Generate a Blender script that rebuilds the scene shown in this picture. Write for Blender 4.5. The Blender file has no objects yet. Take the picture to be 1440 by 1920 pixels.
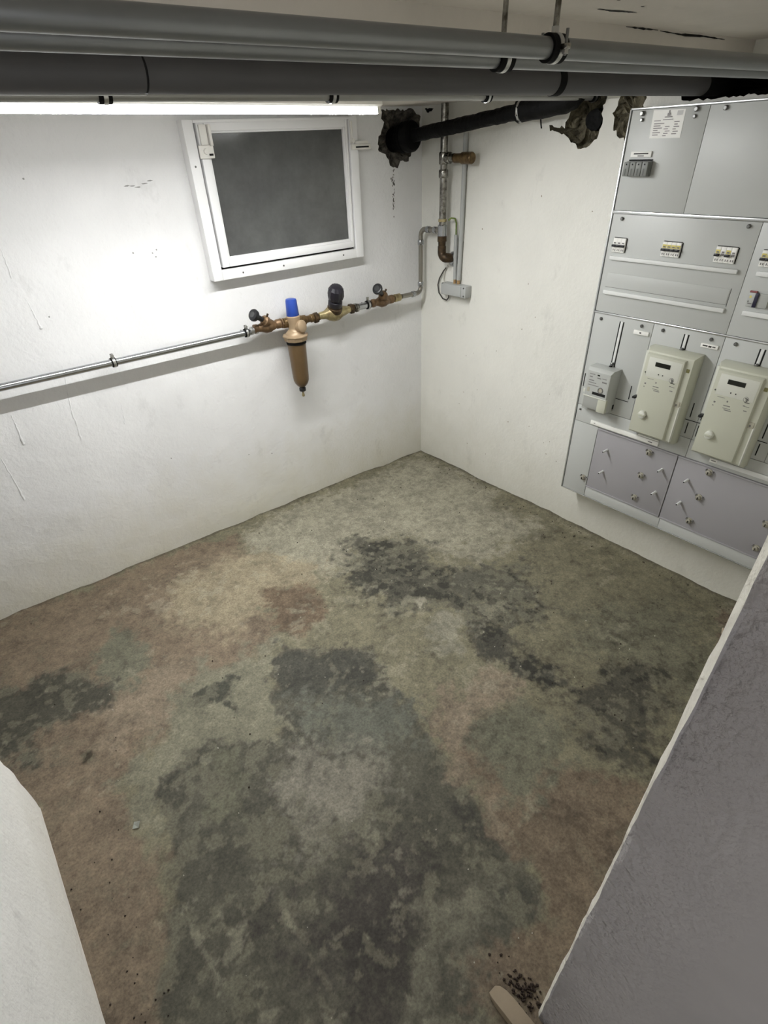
import bpy, bmesh, math, random
import numpy as np
from mathutils import Vector, Matrix, noise

SC = bpy.context.scene
COL = SC.collection
random.seed(7)

# ---------------------------------------------------------------- camera
cam_d = bpy.data.cameras.new('camera')
cam = bpy.data.objects.new('camera', cam_d)
COL.objects.link(cam)
R_ = Vector((0.781991, -0.622063, -0.039086))
U_ = Vector((0.410545, 0.466879, 0.783248))
F_ = Vector((0.468981, 0.628539, -0.620480))
M4 = Matrix((R_, U_, -F_)).transposed().to_4x4()
M4.translation = Vector((-2.418725, -2.720852, 1.75))
cam.matrix_world = M4
cam_d.sensor_fit = 'HORIZONTAL'
cam_d.sensor_width = 36.0
cam_d.lens = 1018.105 / 1440 * 36.0
cam_d.shift_y = 115 / 1440
cam_d.clip_start = 0.01
SC.camera = cam

# ---------------------------------------------------------------- light and exposure
LAMP_STRENGTH = 780.0     # LED tube: the diodes face down, the back of the tube only glows
LAMP_SIDE = 2.5
LAMP_TURN = math.radians(23)   # the tube is turned a little towards the room
LAMP_COLOR = (0.99, 1.0, 0.995)
w = bpy.data.worlds.new('corridor_light')
SC.world = w
w.use_nodes = True
w.node_tree.nodes['Background'].inputs[0].default_value = (0.97, 0.985, 1.0, 1)
w.node_tree.nodes['Background'].inputs[1].default_value = 1.6
SC.view_settings.view_transform = 'Standard'
SC.view_settings.look = 'None'
SC.view_settings.exposure = 0.0
SC.view_settings.gamma = 1.0
SC.view_settings.use_curve_mapping = False

# ---------------------------------------------------------------- materials
def lin(c):
    return tuple(((v / 255) / 12.92 if v / 255 <= .04045 else ((v / 255 + .055) / 1.055) ** 2.4) for v in c)

def mat(name, rgb, rough=.6, metal=0.0, bump=0.0, bscale=60, var=0.0, vscale=8, rgb2=None, emit=0.0, spec=None, coat=0.0, detail=6):
    m = bpy.data.materials.new(name)
    m.use_nodes = True
    nt = m.node_tree
    b = nt.nodes['Principled BSDF']
    c = lin(rgb)
    b.inputs['Base Color'].default_value = (*c, 1)
    b.inputs['Roughness'].default_value = rough
    b.inputs['Metallic'].default_value = metal
    if spec is not None: b.inputs['Specular IOR Level'].default_value = spec
    if coat: b.inputs['Coat Weight'].default_value = coat
    if emit:
        b.inputs['Emission Color'].default_value = (*LAMP_COLOR, 1)
        b.inputs['Emission Strength'].default_value = emit
    tc = nt.nodes.new('ShaderNodeTexCoord')
    if var or rgb2:
        n = nt.nodes.new('ShaderNodeTexNoise')
        n.inputs['Scale'].default_value = vscale
        n.inputs['Detail'].default_value = detail
        n.inputs['Roughness'].default_value = .65
        nt.links.new(tc.outputs['Object'], n.inputs['Vector'])
        r = nt.nodes.new('ShaderNodeValToRGB')
        r.color_ramp.elements[0].position = .36
        r.color_ramp.elements[1].position = .64
        c2 = lin(rgb2) if rgb2 else tuple(v * (1 - var) for v in c)
        r.color_ramp.elements[0].color = (*c2, 1)
        r.color_ramp.elements[1].color = (*c, 1)
        nt.links.new(n.outputs['Fac'], r.inputs['Fac'])
        nt.links.new(r.outputs['Color'], b.inputs['Base Color'])
    if bump:
        n2 = nt.nodes.new('ShaderNodeTexNoise')
        n2.inputs['Scale'].default_value = bscale
        n2.inputs['Detail'].default_value = 5
        nt.links.new(tc.outputs['Object'], n2.inputs['Vector'])
        bp = nt.nodes.new('ShaderNodeBump')
        bp.inputs['Strength'].default_value = min(1, bump)
        bp.inputs['Distance'].default_value = .01
        nt.links.new(n2.outputs['Fac'], bp.inputs['Height'])
        nt.links.new(bp.outputs['Normal'], b.inputs['Normal'])
    return m

def wall_mat(name, rgb, low, stain=True):
    """white limewash over uneven plaster: trowel relief, brush relief, grey smears, yellowed damp band above the floor"""
    m = bpy.data.materials.new(name); m.use_nodes = True
    nt = m.node_tree; N = nt.nodes; L = nt.links
    b = N['Principled BSDF']; b.inputs['Roughness'].default_value = .75
    b.inputs['Specular IOR Level'].default_value = .25
    tc = N.new('ShaderNodeTexCoord')
    def nz(scale, det, rough=.6, vec=None):
        n = N.new('ShaderNodeTexNoise'); n.inputs['Scale'].default_value = scale
        n.inputs['Detail'].default_value = det; n.inputs['Roughness'].default_value = rough
        L.new(vec if vec else tc.outputs['Object'], n.inputs['Vector']); return n
    def mp(v, a, b_, c, d):
        n = N.new('ShaderNodeMapRange'); n.inputs[1].default_value = a; n.inputs[2].default_value = b_
        n.inputs[3].default_value = c; n.inputs[4].default_value = d; L.new(v, n.inputs[0]); return n.outputs[0]
    def mix(f, a, c, blend='MIX'):
        n = N.new('ShaderNodeMix'); n.data_type = 'RGBA'; n.blend_type = blend
        if hasattr(f, 'links') or not isinstance(f, (int, float)): L.new(f, n.inputs[0])
        else: n.inputs[0].default_value = f
        for s, i in ((a, 6), (c, 7)):
            if isinstance(s, tuple): n.inputs[i].default_value = (*s, 1)
            else: L.new(s, n.inputs[i])
        return n.outputs[2]
    big = nz(1.6, 4); med = nz(7, 6); fine = nz(60, 4)
    sep = N.new('ShaderNodeSeparateXYZ'); L.new(tc.outputs['Object'], sep.inputs[0])
    add = N.new('ShaderNodeMath'); add.operation = 'MULTIPLY_ADD'
    L.new(med.outputs['Fac'], add.inputs[0]); add.inputs[1].default_value = -.45; L.new(sep.outputs['Z'], add.inputs[2])
    band = mp(add.outputs[0], -.25, .25, 1, 0)
    col = mix(mp(big.outputs['Fac'], .4, .62, 0, 1), lin(rgb), tuple(v * .93 for v in lin(rgb)))
    col = mix(band, col, lin(low))
    mapn = N.new('ShaderNodeMapping'); mapn.inputs['Scale'].default_value = (5, 5, 3.2); L.new(tc.outputs['Object'], mapn.inputs['Vector'])
    sm = nz(1.4, 8, .72, mapn.outputs['Vector'])
    col = mix(mp(sm.outputs['Fac'], .58, .76, 0, .22), col, lin((120, 118, 110)))
    L.new(col, b.inputs['Base Color'])
    a1 = N.new('ShaderNodeMath'); a1.operation = 'MULTIPLY_ADD'
    L.new(med.outputs['Fac'], a1.inputs[0]); a1.inputs[1].default_value = 1.1
    f2 = N.new('ShaderNodeMath'); f2.operation = 'MULTIPLY'; L.new(fine.outputs['Fac'], f2.inputs[0]); f2.inputs[1].default_value = .30
    L.new(f2.outputs[0], a1.inputs[2])
    bp = N.new('ShaderNodeBump'); bp.inputs['Strength'].default_value = .8; bp.inputs['Distance'].default_value = .011
    L.new(a1.outputs[0], bp.inputs['Height']); L.new(bp.outputs['Normal'], b.inputs['Normal'])
    return m

WALL = wall_mat('whitewash_left', (232, 232, 232), (214, 211, 198))
WALLF = wall_mat('whitewash_passage_lit', (252, 251, 249), (244, 242, 236))  # whiter copy of the whitewash, extra light on this wall put into the colour
WALLR = wall_mat('whitewash_right', (228, 227, 220), (208, 206, 195))
CEIL = mat('ceiling_paint', (222, 216, 208), .8, bump=.25, bscale=14, var=.1, vscale=3)
RUBBLE = mat('broken_mortar', (120, 114, 104), .9, bump=1, bscale=45, rgb2=(54, 51, 47), vscale=28)
RUBBLE_G = mat('greenish_mortar', (126, 119, 98), .9, bump=1, bscale=45, rgb2=(62, 57, 44), vscale=24)
BLACKHOLE = mat('cavity_dark', (22, 21, 20), .95)
def stub_mat():
    m = mat('shaded_plaster', (166, 162, 162), .85, var=.08, vscale=4)  # plaster colour darkened to carry the shade on this wall
    nt = m.node_tree; N = nt.nodes; L = nt.links; b = N['Principled BSDF']
    tc = N.new('ShaderNodeTexCoord'); sp = N.new('ShaderNodeSeparateXYZ'); L.new(tc.outputs['Object'], sp.inputs[0])
    mr = N.new('ShaderNodeMapRange'); mr.inputs[1].default_value = -2.80; mr.inputs[2].default_value = -2.64; mr.inputs[3].default_value = .06; mr.inputs[4].default_value = 1
    L.new(sp.outputs['Y'], mr.inputs[0])
    n = N.new('ShaderNodeTexNoise'); n.inputs['Scale'].default_value = 75; n.inputs['Detail'].default_value = 4; L.new(tc.outputs['Object'], n.inputs['Vector'])
    bp = N.new('ShaderNodeBump'); bp.inputs['Distance'].default_value = .014
    L.new(mr.outputs[0], bp.inputs['Strength']); L.new(n.outputs['Fac'], bp.inputs['Height']); L.new(bp.outputs['Normal'], b.inputs['Normal'])
    return m
STUB = stub_mat()
EDGE = mat('lit_plaster_edge', (228, 225, 214), .8, bump=.8, bscale=70)  # paler copy of the same plaster, lamplight on the arris painted in
PIPE_G = mat('grey_pipe_paint', (128, 130, 131), .32, .55, var=.12, vscale=5)
PIPE_D = mat('dark_drain_paint', (76, 75, 77), .55, .0, var=.12, vscale=4)
RUBBER = mat('black_rubber', (11, 11, 11), .8, spec=.2)
ZINC = mat('zinc_steel', (186, 186, 184), .3, .9)
ZINC_D = mat('worn_zinc', (176, 174, 168), .24, .95, rgb2=(88, 84, 76), vscale=45)
GALV = mat('galvanised_pipe', (172, 174, 176), .2, .95)
BLACKP = mat('black_tar_paint', (8, 8, 8), .6, bump=.9, bscale=26, spec=.15)
BRASS = mat('aged_brass', (124, 102, 68), .4, .6, rgb2=(80, 62, 40), vscale=45)
BRASS_D = mat('dark_brass', (86, 68, 44), .5, .5, rgb2=(48, 38, 28), vscale=50)
BRASS_L = mat('bright_brass', (184, 172, 130), .34, .6, rgb2=(126, 110, 80), vscale=30)
RED_B = mat('red_bronze', (134, 108, 80), .42, .5, rgb2=(92, 72, 52), vscale=40)
GUNMETAL = mat('tan_housing', (168, 146, 118), .42, .2, var=.1, vscale=20)
BOWL = mat('brown_bowl', (100, 80, 54), .3, .1, var=.12, vscale=12)
BLUE = mat('blue_plastic', (40, 72, 160), .35)
BLACK = mat('black_plastic', (24, 24, 27), .35)
BLACK_S = mat('black_purple_plastic', (34, 32, 40), .38)
KNOBFACE = mat('highlight_disc', (70, 71, 72), .35, .3)  # grey disc standing in for the highlight on the black knobs
WHITE_F = mat('white_frame_paint', (240, 240, 240), .35, bump=.06, bscale=40)
WHITE_P = mat('white_plastic', (236, 234, 228), .4)
GASKET = mat('dark_gap', (14, 14, 14), .9)
CAB = mat('cabinet_grey', (188, 190, 187), .42, var=.03, vscale=3)
CAB_L = mat('cabinet_lower_cover', (160, 158, 161), .32, var=.03, vscale=3)
CAB_S = mat('cabinet_body', (52, 53, 54), .6)
ALU = mat('aluminium_profile', (214, 216, 216), .25, .85)
STRIPM = mat('label_strip', (220, 221, 219), .4)
STRIPW = mat('white_label', (238, 237, 232), .5)
PRINT = mat('grey_print', (120, 118, 116), .6)
PRINT_D = mat('dark_print', (52, 50, 48), .6)
FUSE = mat('fuse_grey', (120, 122, 118), .5)
YELLOW = mat('yellow_mark', (214, 200, 110), .5)
REDM = mat('red_strip', (140, 82, 82), .5)
NAVY = mat('navy_toggle', (30, 28, 52), .4)
METER = mat('meter_cream', (192, 193, 177), .42)
SEALK = mat('seal_screw_plastic', (158, 154, 140), .4)
METER_S = mat('meter_side', (172, 168, 152), .45)
METER_W = mat('meter_white', (210, 211, 201), .4)
METER_G = mat('meter_grey', (178, 180, 176), .4)
LCD = mat('lcd_dark', (34, 36, 32), .2)
OLIVE = mat('olive_window', (112, 108, 66), .4)
SCREW = mat('steel_screw', (120, 120, 118), .35, .8)
COND = mat('grey_conduit', (172, 174, 172), .45)
BOXG = mat('grey_box', (176, 178, 176), .45)
EARTH = mat('green_yellow_wire', (128, 140, 62), .5, rgb2=(84, 110, 52), vscale=60)
CABLE = mat('dark_cable', (58, 56, 52), .5)
COPPER = mat('copper_gland', (170, 140, 100), .4, .5)
WOOD = mat('dusty_wood', (138, 124, 104), .75, bump=.3, bscale=30, var=.16, vscale=9)
CRUMB = mat('dark_crumbs', (46, 34, 26), .9)
CRUMB_W = mat('pale_crumbs', (196, 190, 178), .8)
FOIL = mat('foil_scrap', (190, 196, 190), .25, .8)
STRING = mat('pale_string', (176, 160, 140), .8)
STREAK = mat('soot_streak', (92, 90, 84), .9)
CRACK = mat('crack_dark', (26, 24, 22), .95)
def lamp_mat():
    m = bpy.data.materials.new('lamp_tube'); m.use_nodes = True
    nt = m.node_tree; N = nt.nodes; L = nt.links; b = N['Principled BSDF']
    b.inputs['Base Color'].default_value = (.9, .9, .9, 1)
    b.inputs['Emission Color'].default_value = (*LAMP_COLOR, 1)
    g = N.new('ShaderNodeNewGeometry')
    a = N.new('ShaderNodeVectorMath'); a.operation = 'DOT_PRODUCT'; L.new(g.outputs['Normal'], a.inputs[0])
    a.inputs[1].default_value = (0, -math.sin(LAMP_TURN), -math.cos(LAMP_TURN))
    c = N.new('ShaderNodeMath'); c.operation = 'MAXIMUM'; c.inputs[1].default_value = 0; L.new(a.outputs['Value'], c.inputs[0])
    p = N.new('ShaderNodeMath'); p.operation = 'POWER'; p.inputs[1].default_value = 8.0; L.new(c.outputs[0], p.inputs[0])
    q = N.new('ShaderNodeMath'); q.operation = 'MULTIPLY_ADD'; q.inputs[1].default_value = LAMP_STRENGTH; q.inputs[2].default_value = LAMP_SIDE
    L.new(p.outputs[0], q.inputs[0]); L.new(q.outputs[0], b.inputs['Emission Strength'])
    return m
LAMP = lamp_mat()
LAMPH = mat('lamp_housing', (224, 222, 214), .45)

def glass_mat():
    m = bpy.data.materials.new('dirty_window_glass'); m.use_nodes = True
    nt = m.node_tree; N = nt.nodes; L = nt.links
    b = N['Principled BSDF']
    b.inputs['Roughness'].default_value = .16
    b.inputs['IOR'].default_value = 1.5
    tc = N.new('ShaderNodeTexCoord')
    n = N.new('ShaderNodeTexNoise'); n.inputs['Scale'].default_value = 5; n.inputs['Detail'].default_value = 8; n.inputs['Roughness'].default_value = .7
    L.new(tc.outputs['Object'], n.inputs['Vector'])
    r = N.new('ShaderNodeValToRGB')
    r.color_ramp.elements[0].position = .3; r.color_ramp.elements[1].position = .72
    r.color_ramp.elements[0].color = (*lin((88, 88, 88)), 1); r.color_ramp.elements[1].color = (*lin((112, 114, 112)), 1)
    L.new(n.outputs['Fac'], r.inputs['Fac']); L.new(r.outputs['Color'], b.inputs['Base Color'])
    b.inputs['Transmission Weight'].default_value = .25
    return m
GLASS = glass_mat()

# ---------------------------------------------------------------- mesh helpers
class MB:
    def __init__(s): s.v = []; s.f = []; s.mi = []; s.m = 0
    def add(s, vs, fs):
        o = len(s.v); s.v += [tuple(v) for v in vs]
        for f in fs: s.f.append(tuple(i + o for i in f)); s.mi.append(s.m)
        return s
    def box(s, x0, x1, y0, y1, z0, z1):
        x0, x1 = min(x0, x1), max(x0, x1); y0, y1 = min(y0, y1), max(y0, y1); z0, z1 = min(z0, z1), max(z0, z1)
        return s.add([(x0,y0,z0),(x1,y0,z0),(x1,y1,z0),(x0,y1,z0),(x0,y0,z1),(x1,y0,z1),(x1,y1,z1),(x0,y1,z1)],
              [(0,3,2,1),(4,5,6,7),(0,1,5,4),(1,2,6,5),(2,3,7,6),(3,0,4,7)])
    def lathe(s, prof, p, axis, n=20, cap=True):
        a = Vector(axis).normalized(); t = Vector((0,0,1)) if abs(a.z) < .9 else Vector((1,0,0))
        e1 = a.cross(t).normalized(); e2 = a.cross(e1); p = Vector(p)
        vs = []
        for (h, r) in prof:
            for k in range(n):
                an = 2*math.pi*k/n
                vs.append(p + a*h + (e1*math.cos(an) + e2*math.sin(an))*r)
        fs = []
        for i in range(len(prof)-1):
            for k in range(n):
                k2 = (k+1) % n
                fs.append((i*n+k, i*n+k2, (i+1)*n+k2, (i+1)*n+k))
        if cap:
            fs.append(tuple(reversed(range(n)))); fs.append(tuple((len(prof)-1)*n+k for k in range(n)))
        return s.add(vs, fs)
    def cyl(s, p0, p1, r0, r1=None, n=16):
        p0 = Vector(p0); p1 = Vector(p1); d = p1 - p0
        return s.lathe([(0, r0), (d.length, r1 if r1 is not None else r0)], p0, d, n)
    def ring(s, p, axis, ri, ro, wdt, n=24):
        return s.lathe([(-wdt/2, ri), (-wdt/2, ro), (wdt/2, ro), (wdt/2, ri), (-wdt/2, ri)], p, axis, n, cap=False)
    def tube(s, pts, r, n=12):
        pts = [Vector(p) for p in pts]; rr = r if isinstance(r, (list, tuple)) else [r]*len(pts)
        vs = []; up = None
        for i, p in enumerate(pts):
            d = (pts[min(i+1, len(pts)-1)] - pts[max(i-1, 0)]).normalized()
            if up is None:
                up = d.cross(Vector((0,0,1)) if abs(d.z) < .9 else Vector((1,0,0))).normalized()
            up = (up - d*up.dot(d)).normalized(); e2 = d.cross(up)
            for k in range(n):
                an = 2*math.pi*k/n; vs.append(p + (up*math.cos(an) + e2*math.sin(an))*rr[i])
        fs = []
        for i in range(len(pts)-1):
            for k in range(n):
                k2 = (k+1) % n; fs.append((i*n+k, i*n+k2, (i+1)*n+k2, (i+1)*n+k))
        fs.append(tuple(reversed(range(n)))); fs.append(tuple((len(pts)-1)*n+k for k in range(n)))
        return s.add(vs, fs)
    def loft(s, loops):
        n = len(loops[0]); vs = [p for l in loops for p in l]; fs = []
        for i in range(len(loops)-1):
            for k in range(n):
                k2 = (k+1) % n; fs.append((i*n+k, i*n+k2, (i+1)*n+k2, (i+1)*n+k))
        fs.append(tuple(reversed(range(n)))); fs.append(tuple((len(loops)-1)*n+k for k in range(n)))
        return s.add(vs, fs)
    def make(s, name, mats, parent=None, bevel=0.0, smooth=30, seg=2, recalc=True):
        me = bpy.data.meshes.new(name)
        bm = bmesh.new()
        vs = [bm.verts.new(v) for v in s.v]
        for f, mi in zip(s.f, s.mi):
            try:
                ff = bm.faces.new([vs[i] for i in f]); ff.material_index = mi
            except ValueError: pass
        if recalc: bmesh.ops.recalc_face_normals(bm, faces=bm.faces)
        if bevel:
            es = [e for e in bm.edges if len(e.link_faces) == 2 and e.calc_face_angle(0) > .6]
            bmesh.ops.bevel(bm, geom=es, offset=bevel, segments=seg, affect='EDGES', profile=.5, clamp_overlap=True)
        bm.to_mesh(me); bm.free()
        for m in (mats if isinstance(mats, (list, tuple)) else [mats]): me.materials.append(m)
        if smooth:
            me.shade_smooth(); me.set_sharp_from_angle(angle=math.radians(smooth))
        o = bpy.data.objects.new(name, me); COL.objects.link(o)
        if parent:
            o.parent = parent
            me.transform(Matrix.Translation(-origin(parent)))
        return o

def origin(o):
    p = Vector((0,0,0))
    while o: p += o.location; o = o.parent
    return p
def tag(o, label=None, cat=None, group=None, kind=None):
    if label: o['label'] = label
    if cat: o['category'] = cat
    if group: o['group'] = group
    if kind: o['kind'] = kind
    return o
def thing(name, loc, label, cat, group=None):
    o = bpy.data.objects.new(name, None); COL.objects.link(o); o.location = loc
    o.empty_display_size = .05
    return tag(o, label, cat, group)
def bx(name, m, parent, b, bevel=0.0):
    return MB().box(*b).make(name, m, parent, bevel)
def arc(c, r, a0, a1, ea, eb, n=8):
    c = Vector(c); ea = Vector(ea); eb = Vector(eb)
    return [c + ea*r*math.cos(a0+(a1-a0)*i/n) + eb*r*math.sin(a0+(a1-a0)*i/n) for i in range(n+1)]

# ================================================================ STRUCTURE
CH = 1.89      # soffit over the far half of the room
CH2 = 1.96     # ceiling over the near half
YS = -1.586    # the step between them

def fbm(x, y, sc, oct=5, seed=0):
    """vectorised value noise"""
    rs = np.random.RandomState(seed); T = rs.rand(256, 256)
    out = np.zeros_like(x); amp = 1; tot = 0; s = sc
    for o in range(oct):
        X = x*s + 17.3*o; Y = y*s + 9.1*o
        xi = np.floor(X).astype(int); yi = np.floor(Y).astype(int)
        fx = X-xi; fy = Y-yi; fx = fx*fx*(3-2*fx); fy = fy*fy*(3-2*fy)
        g = lambda a, b: T[(a) % 256, (b) % 256]
        v = (g(xi,yi)*(1-fx)+g(xi+1,yi)*fx)*(1-fy) + (g(xi,yi+1)*(1-fx)+g(xi+1,yi+1)*fx)*fy
        out += amp*v; tot += amp; amp *= .55; s *= 2.07
    return out/tot - .5

# ---- floor: worn painted screed; each stain, and one painted shade (colour, softness, outline in metres on the floor)
FLOOR_BASE = (119, 115, 98)
STAINS_SHADE = [
('light',(148, 144, 128),0.1,[(-1.38, -0.08), (-0.03, -0.04), (-0.01, -0.59), (-0.2, -1.19), (-0.68, -1.23), (-0.78, -0.74), (-1.22, -0.74), (-1.51, -0.78), (-1.68, -0.47)]),
('brownleft',(124, 106, 88),0.05,[(-2.87, 0.03), (-2.74, 0.0), (-1.85, -0.03), (-1.51, -0.12), (-1.59, -0.48), (-1.85, -0.64), (-1.69, -0.88), (-1.85, -1.07), (-2.11, -0.97), (-2.25, -1.14), (-2.42, -1.19), (-2.55, -1.3), (-2.56, -1.49), (-2.52, -1.61), (-2.59, -1.86), (-2.69, -2.13), (-2.88, -1.98), (-2.83, -1.2), (-3.01, -0.8)]),
('beige',(150, 137, 112),0.09,[(-1.96, -0.28), (-1.57, -0.31), (-1.31, -0.67), (-1.43, -0.85), (-1.71, -0.82), (-1.92, -0.83), (-2.07, -0.56)]),
('rust',(112, 92, 72),0.05,[(-1.65, -0.69), (-1.4, -0.8), (-1.45, -1.0), (-1.69, -1.07), (-1.75, -0.93)]),
('pinkl',(138, 122, 104),0.08,[(-2.5, -0.78), (-2.11, -0.85), (-2.16, -1.04), (-2.33, -1.17), (-2.5, -1.12), (-2.56, -0.94)]),
('greenl',(106, 106, 90),0.05,[(-2.36, -0.42), (-2.21, -0.53), (-2.28, -0.78), (-2.43, -0.81), (-2.48, -0.61)]),
('shadel',(80, 80, 70),0.05,[(-2.91, -0.32), (-2.59, -0.62), (-2.42, -0.74), (-2.5, -0.86), (-2.69, -0.8), (-2.78, -0.88), (-2.77, -1.01), (-2.98, -0.84)]),  # shade on the floor behind the left passage wall, painted in
('spot',(66, 58, 40),0.01,[(-2.63, -1.04), (-2.6, -1.05), (-2.58, -1.09), (-2.6, -1.12), (-2.64, -1.1)]),
('midl',(126, 124, 106),0.06,[(-2.1, -0.89), (-1.79, -1.05), (-1.99, -1.49), (-2.18, -1.38), (-2.38, -1.36), (-2.52, -1.52), (-2.58, -1.43), (-2.53, -1.27), (-2.37, -1.17)]),
('dk1',(78, 80, 70),0.02,[(-2.08, -1.01), (-2.0, -1.06), (-2.07, -1.15), (-2.07, -1.25), (-2.16, -1.18), (-2.14, -1.05)]),
('centre',(92, 91, 80),0.03,[(-1.82, -1.09), (-1.63, -1.16), (-1.5, -1.38), (-1.57, -1.68), (-1.59, -1.82), (-1.62, -2.08), (-1.66, -2.28), (-1.71, -2.44), (-1.85, -2.47), (-2.01, -2.5), (-2.11, -2.6), (-2.7, -2.12), (-2.53, -1.69), (-2.52, -1.52), (-2.41, -1.34), (-2.22, -1.32), (-2.04, -1.46)]),
('ctop',(84, 84, 76),0.04,[(-1.83, -1.1), (-1.58, -1.25), (-1.55, -1.44), (-1.7, -1.43), (-1.9, -1.33)]),
('teal',(98, 101, 92),0.1,[(-1.87, -1.36), (-1.57, -1.61), (-1.6, -1.78), (-1.8, -1.77), (-1.98, -1.55)]),
('grey',(128, 124, 114),0.12,[(-2.01, -1.59), (-1.8, -1.71), (-1.83, -1.87), (-2.02, -1.89), (-2.19, -1.89), (-2.17, -1.76)]),
('olive',(104, 104, 86),0.05,[(-2.26, -1.41), (-2.16, -1.43), (-2.21, -1.56), (-2.31, -1.65), (-2.36, -1.63)]),
('darkp',(74, 69, 65),0.14,[(-2.17, -1.98), (-1.91, -2.03), (-1.89, -2.21), (-2.03, -2.32), (-2.19, -2.41), (-2.38, -2.25), (-2.29, -2.08)]),
('dkb',(74, 72, 66),0.05,[(-1.69, -2.07), (-1.66, -2.24), (-1.71, -2.28), (-1.74, -2.19)]),
('streak',(112, 110, 96),0.05,[(-1.67, -2.31), (-1.65, -2.35), (-1.86, -2.35), (-1.99, -2.35), (-2.14, -2.44), (-2.18, -2.42), (-2.01, -2.3), (-1.89, -2.29)]),
('dkc',(82, 82, 74),0.05,[(-1.83, -2.3), (-1.68, -2.4), (-1.81, -2.43), (-1.89, -2.38)]),
('brownr',(116, 99, 82),0.04,[(-1.54, -1.75), (-1.34, -1.74), (-1.31, -1.83), (-1.44, -2.06), (-1.34, -2.15), (-1.25, -2.28), (-1.18, -2.45), (-0.78, -2.5), (-0.74, -2.6), (-1.29, -2.62), (-1.94, -2.63), (-2.03, -2.5), (-1.94, -2.39), (-1.83, -2.45), (-1.71, -2.44), (-1.66, -2.28), (-1.62, -2.08)]),
('pinkr',(136, 121, 104),0.05,[(-1.52, -1.75), (-1.25, -1.72), (-1.11, -1.8), (-1.1, -1.92), (-1.25, -1.95), (-1.37, -1.88), (-1.54, -1.92), (-1.58, -2.09), (-1.54, -2.2), (-1.63, -2.26), (-1.61, -2.06)]),
('greenr',(104, 104, 88),0.07,[(-1.45, -1.88), (-1.25, -1.95), (-1.16, -2.13), (-1.26, -2.25), (-1.44, -2.28), (-1.54, -2.2), (-1.5, -2.01)]),
('dkr1',(78, 77, 70),0.06,[(-1.1, -1.58), (-0.91, -1.65), (-0.98, -1.85), (-0.96, -1.98), (-1.07, -1.96), (-1.15, -1.74)]),
('dkr2',(82, 80, 71),0.09,[(-1.05, -2.05), (-0.75, -2.09), (-0.42, -2.16), (-0.56, -2.29), (-0.84, -2.33), (-1.06, -2.41), (-1.17, -2.42), (-1.14, -2.26)]),
('olr',(108, 106, 88),0.1,[(-0.65, -1.74), (-0.2, -1.98), (-0.32, -2.25), (-0.62, -2.38), (-0.62, -2.2), (-0.82, -1.98)]),
('band',(86, 85, 75),0.09,[(-1.07, -0.62), (-0.73, -0.78), (-0.82, -1.1), (-0.71, -1.26), (-0.96, -1.43), (-1.29, -1.19), (-1.26, -0.89)]),
('band2',(96, 95, 84),0.12,[(-0.8, -1.12), (-0.51, -1.37), (-0.77, -1.69), (-1.05, -1.58), (-1.01, -1.38)]),
('pale1',(150, 146, 132),0.015,[(-1.14, -1.19), (-1.08, -1.22), (-1.12, -1.28), (-1.18, -1.26)]),
('pale2',(140, 137, 122),0.05,[(-1.18, -1.37), (-1.04, -1.4), (-1.08, -1.55), (-1.23, -1.6), (-1.28, -1.49)]),
('cornr',(112, 96, 80),0.02,[(-0.13, -2.19), (0.08, -2.37), (-0.4, -2.56), (-0.72, -2.55), (-0.52, -2.43), (-0.39, -2.35), (-0.32, -2.29)]),

]
def sdf(px, py, poly):
    d = np.full(px.shape, 1e9); inside = np.zeros(px.shape, bool)
    n = len(poly)
    for i in range(n):
        ax, ay = poly[i]; bx_, by = poly[(i+1) % n]
        ex, ey = bx_-ax, by-ay; wx, wy = px-ax, py-ay
        t = np.clip((wx*ex+wy*ey)/(ex*ex+ey*ey+1e-12), 0, 1)
        d = np.minimum(d, (wx-ex*t)**2+(wy-ey*t)**2)
        c = ((ay <= py) & (by > py)) | ((by <= py) & (ay > py))
        with np.errstate(divide='ignore', invalid='ignore'):
            xin = ax + (py-ay)/(by-ay)*ex
        inside ^= c & (px < xin)
    d = np.sqrt(d)
    return np.where(inside, -d, d)

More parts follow.
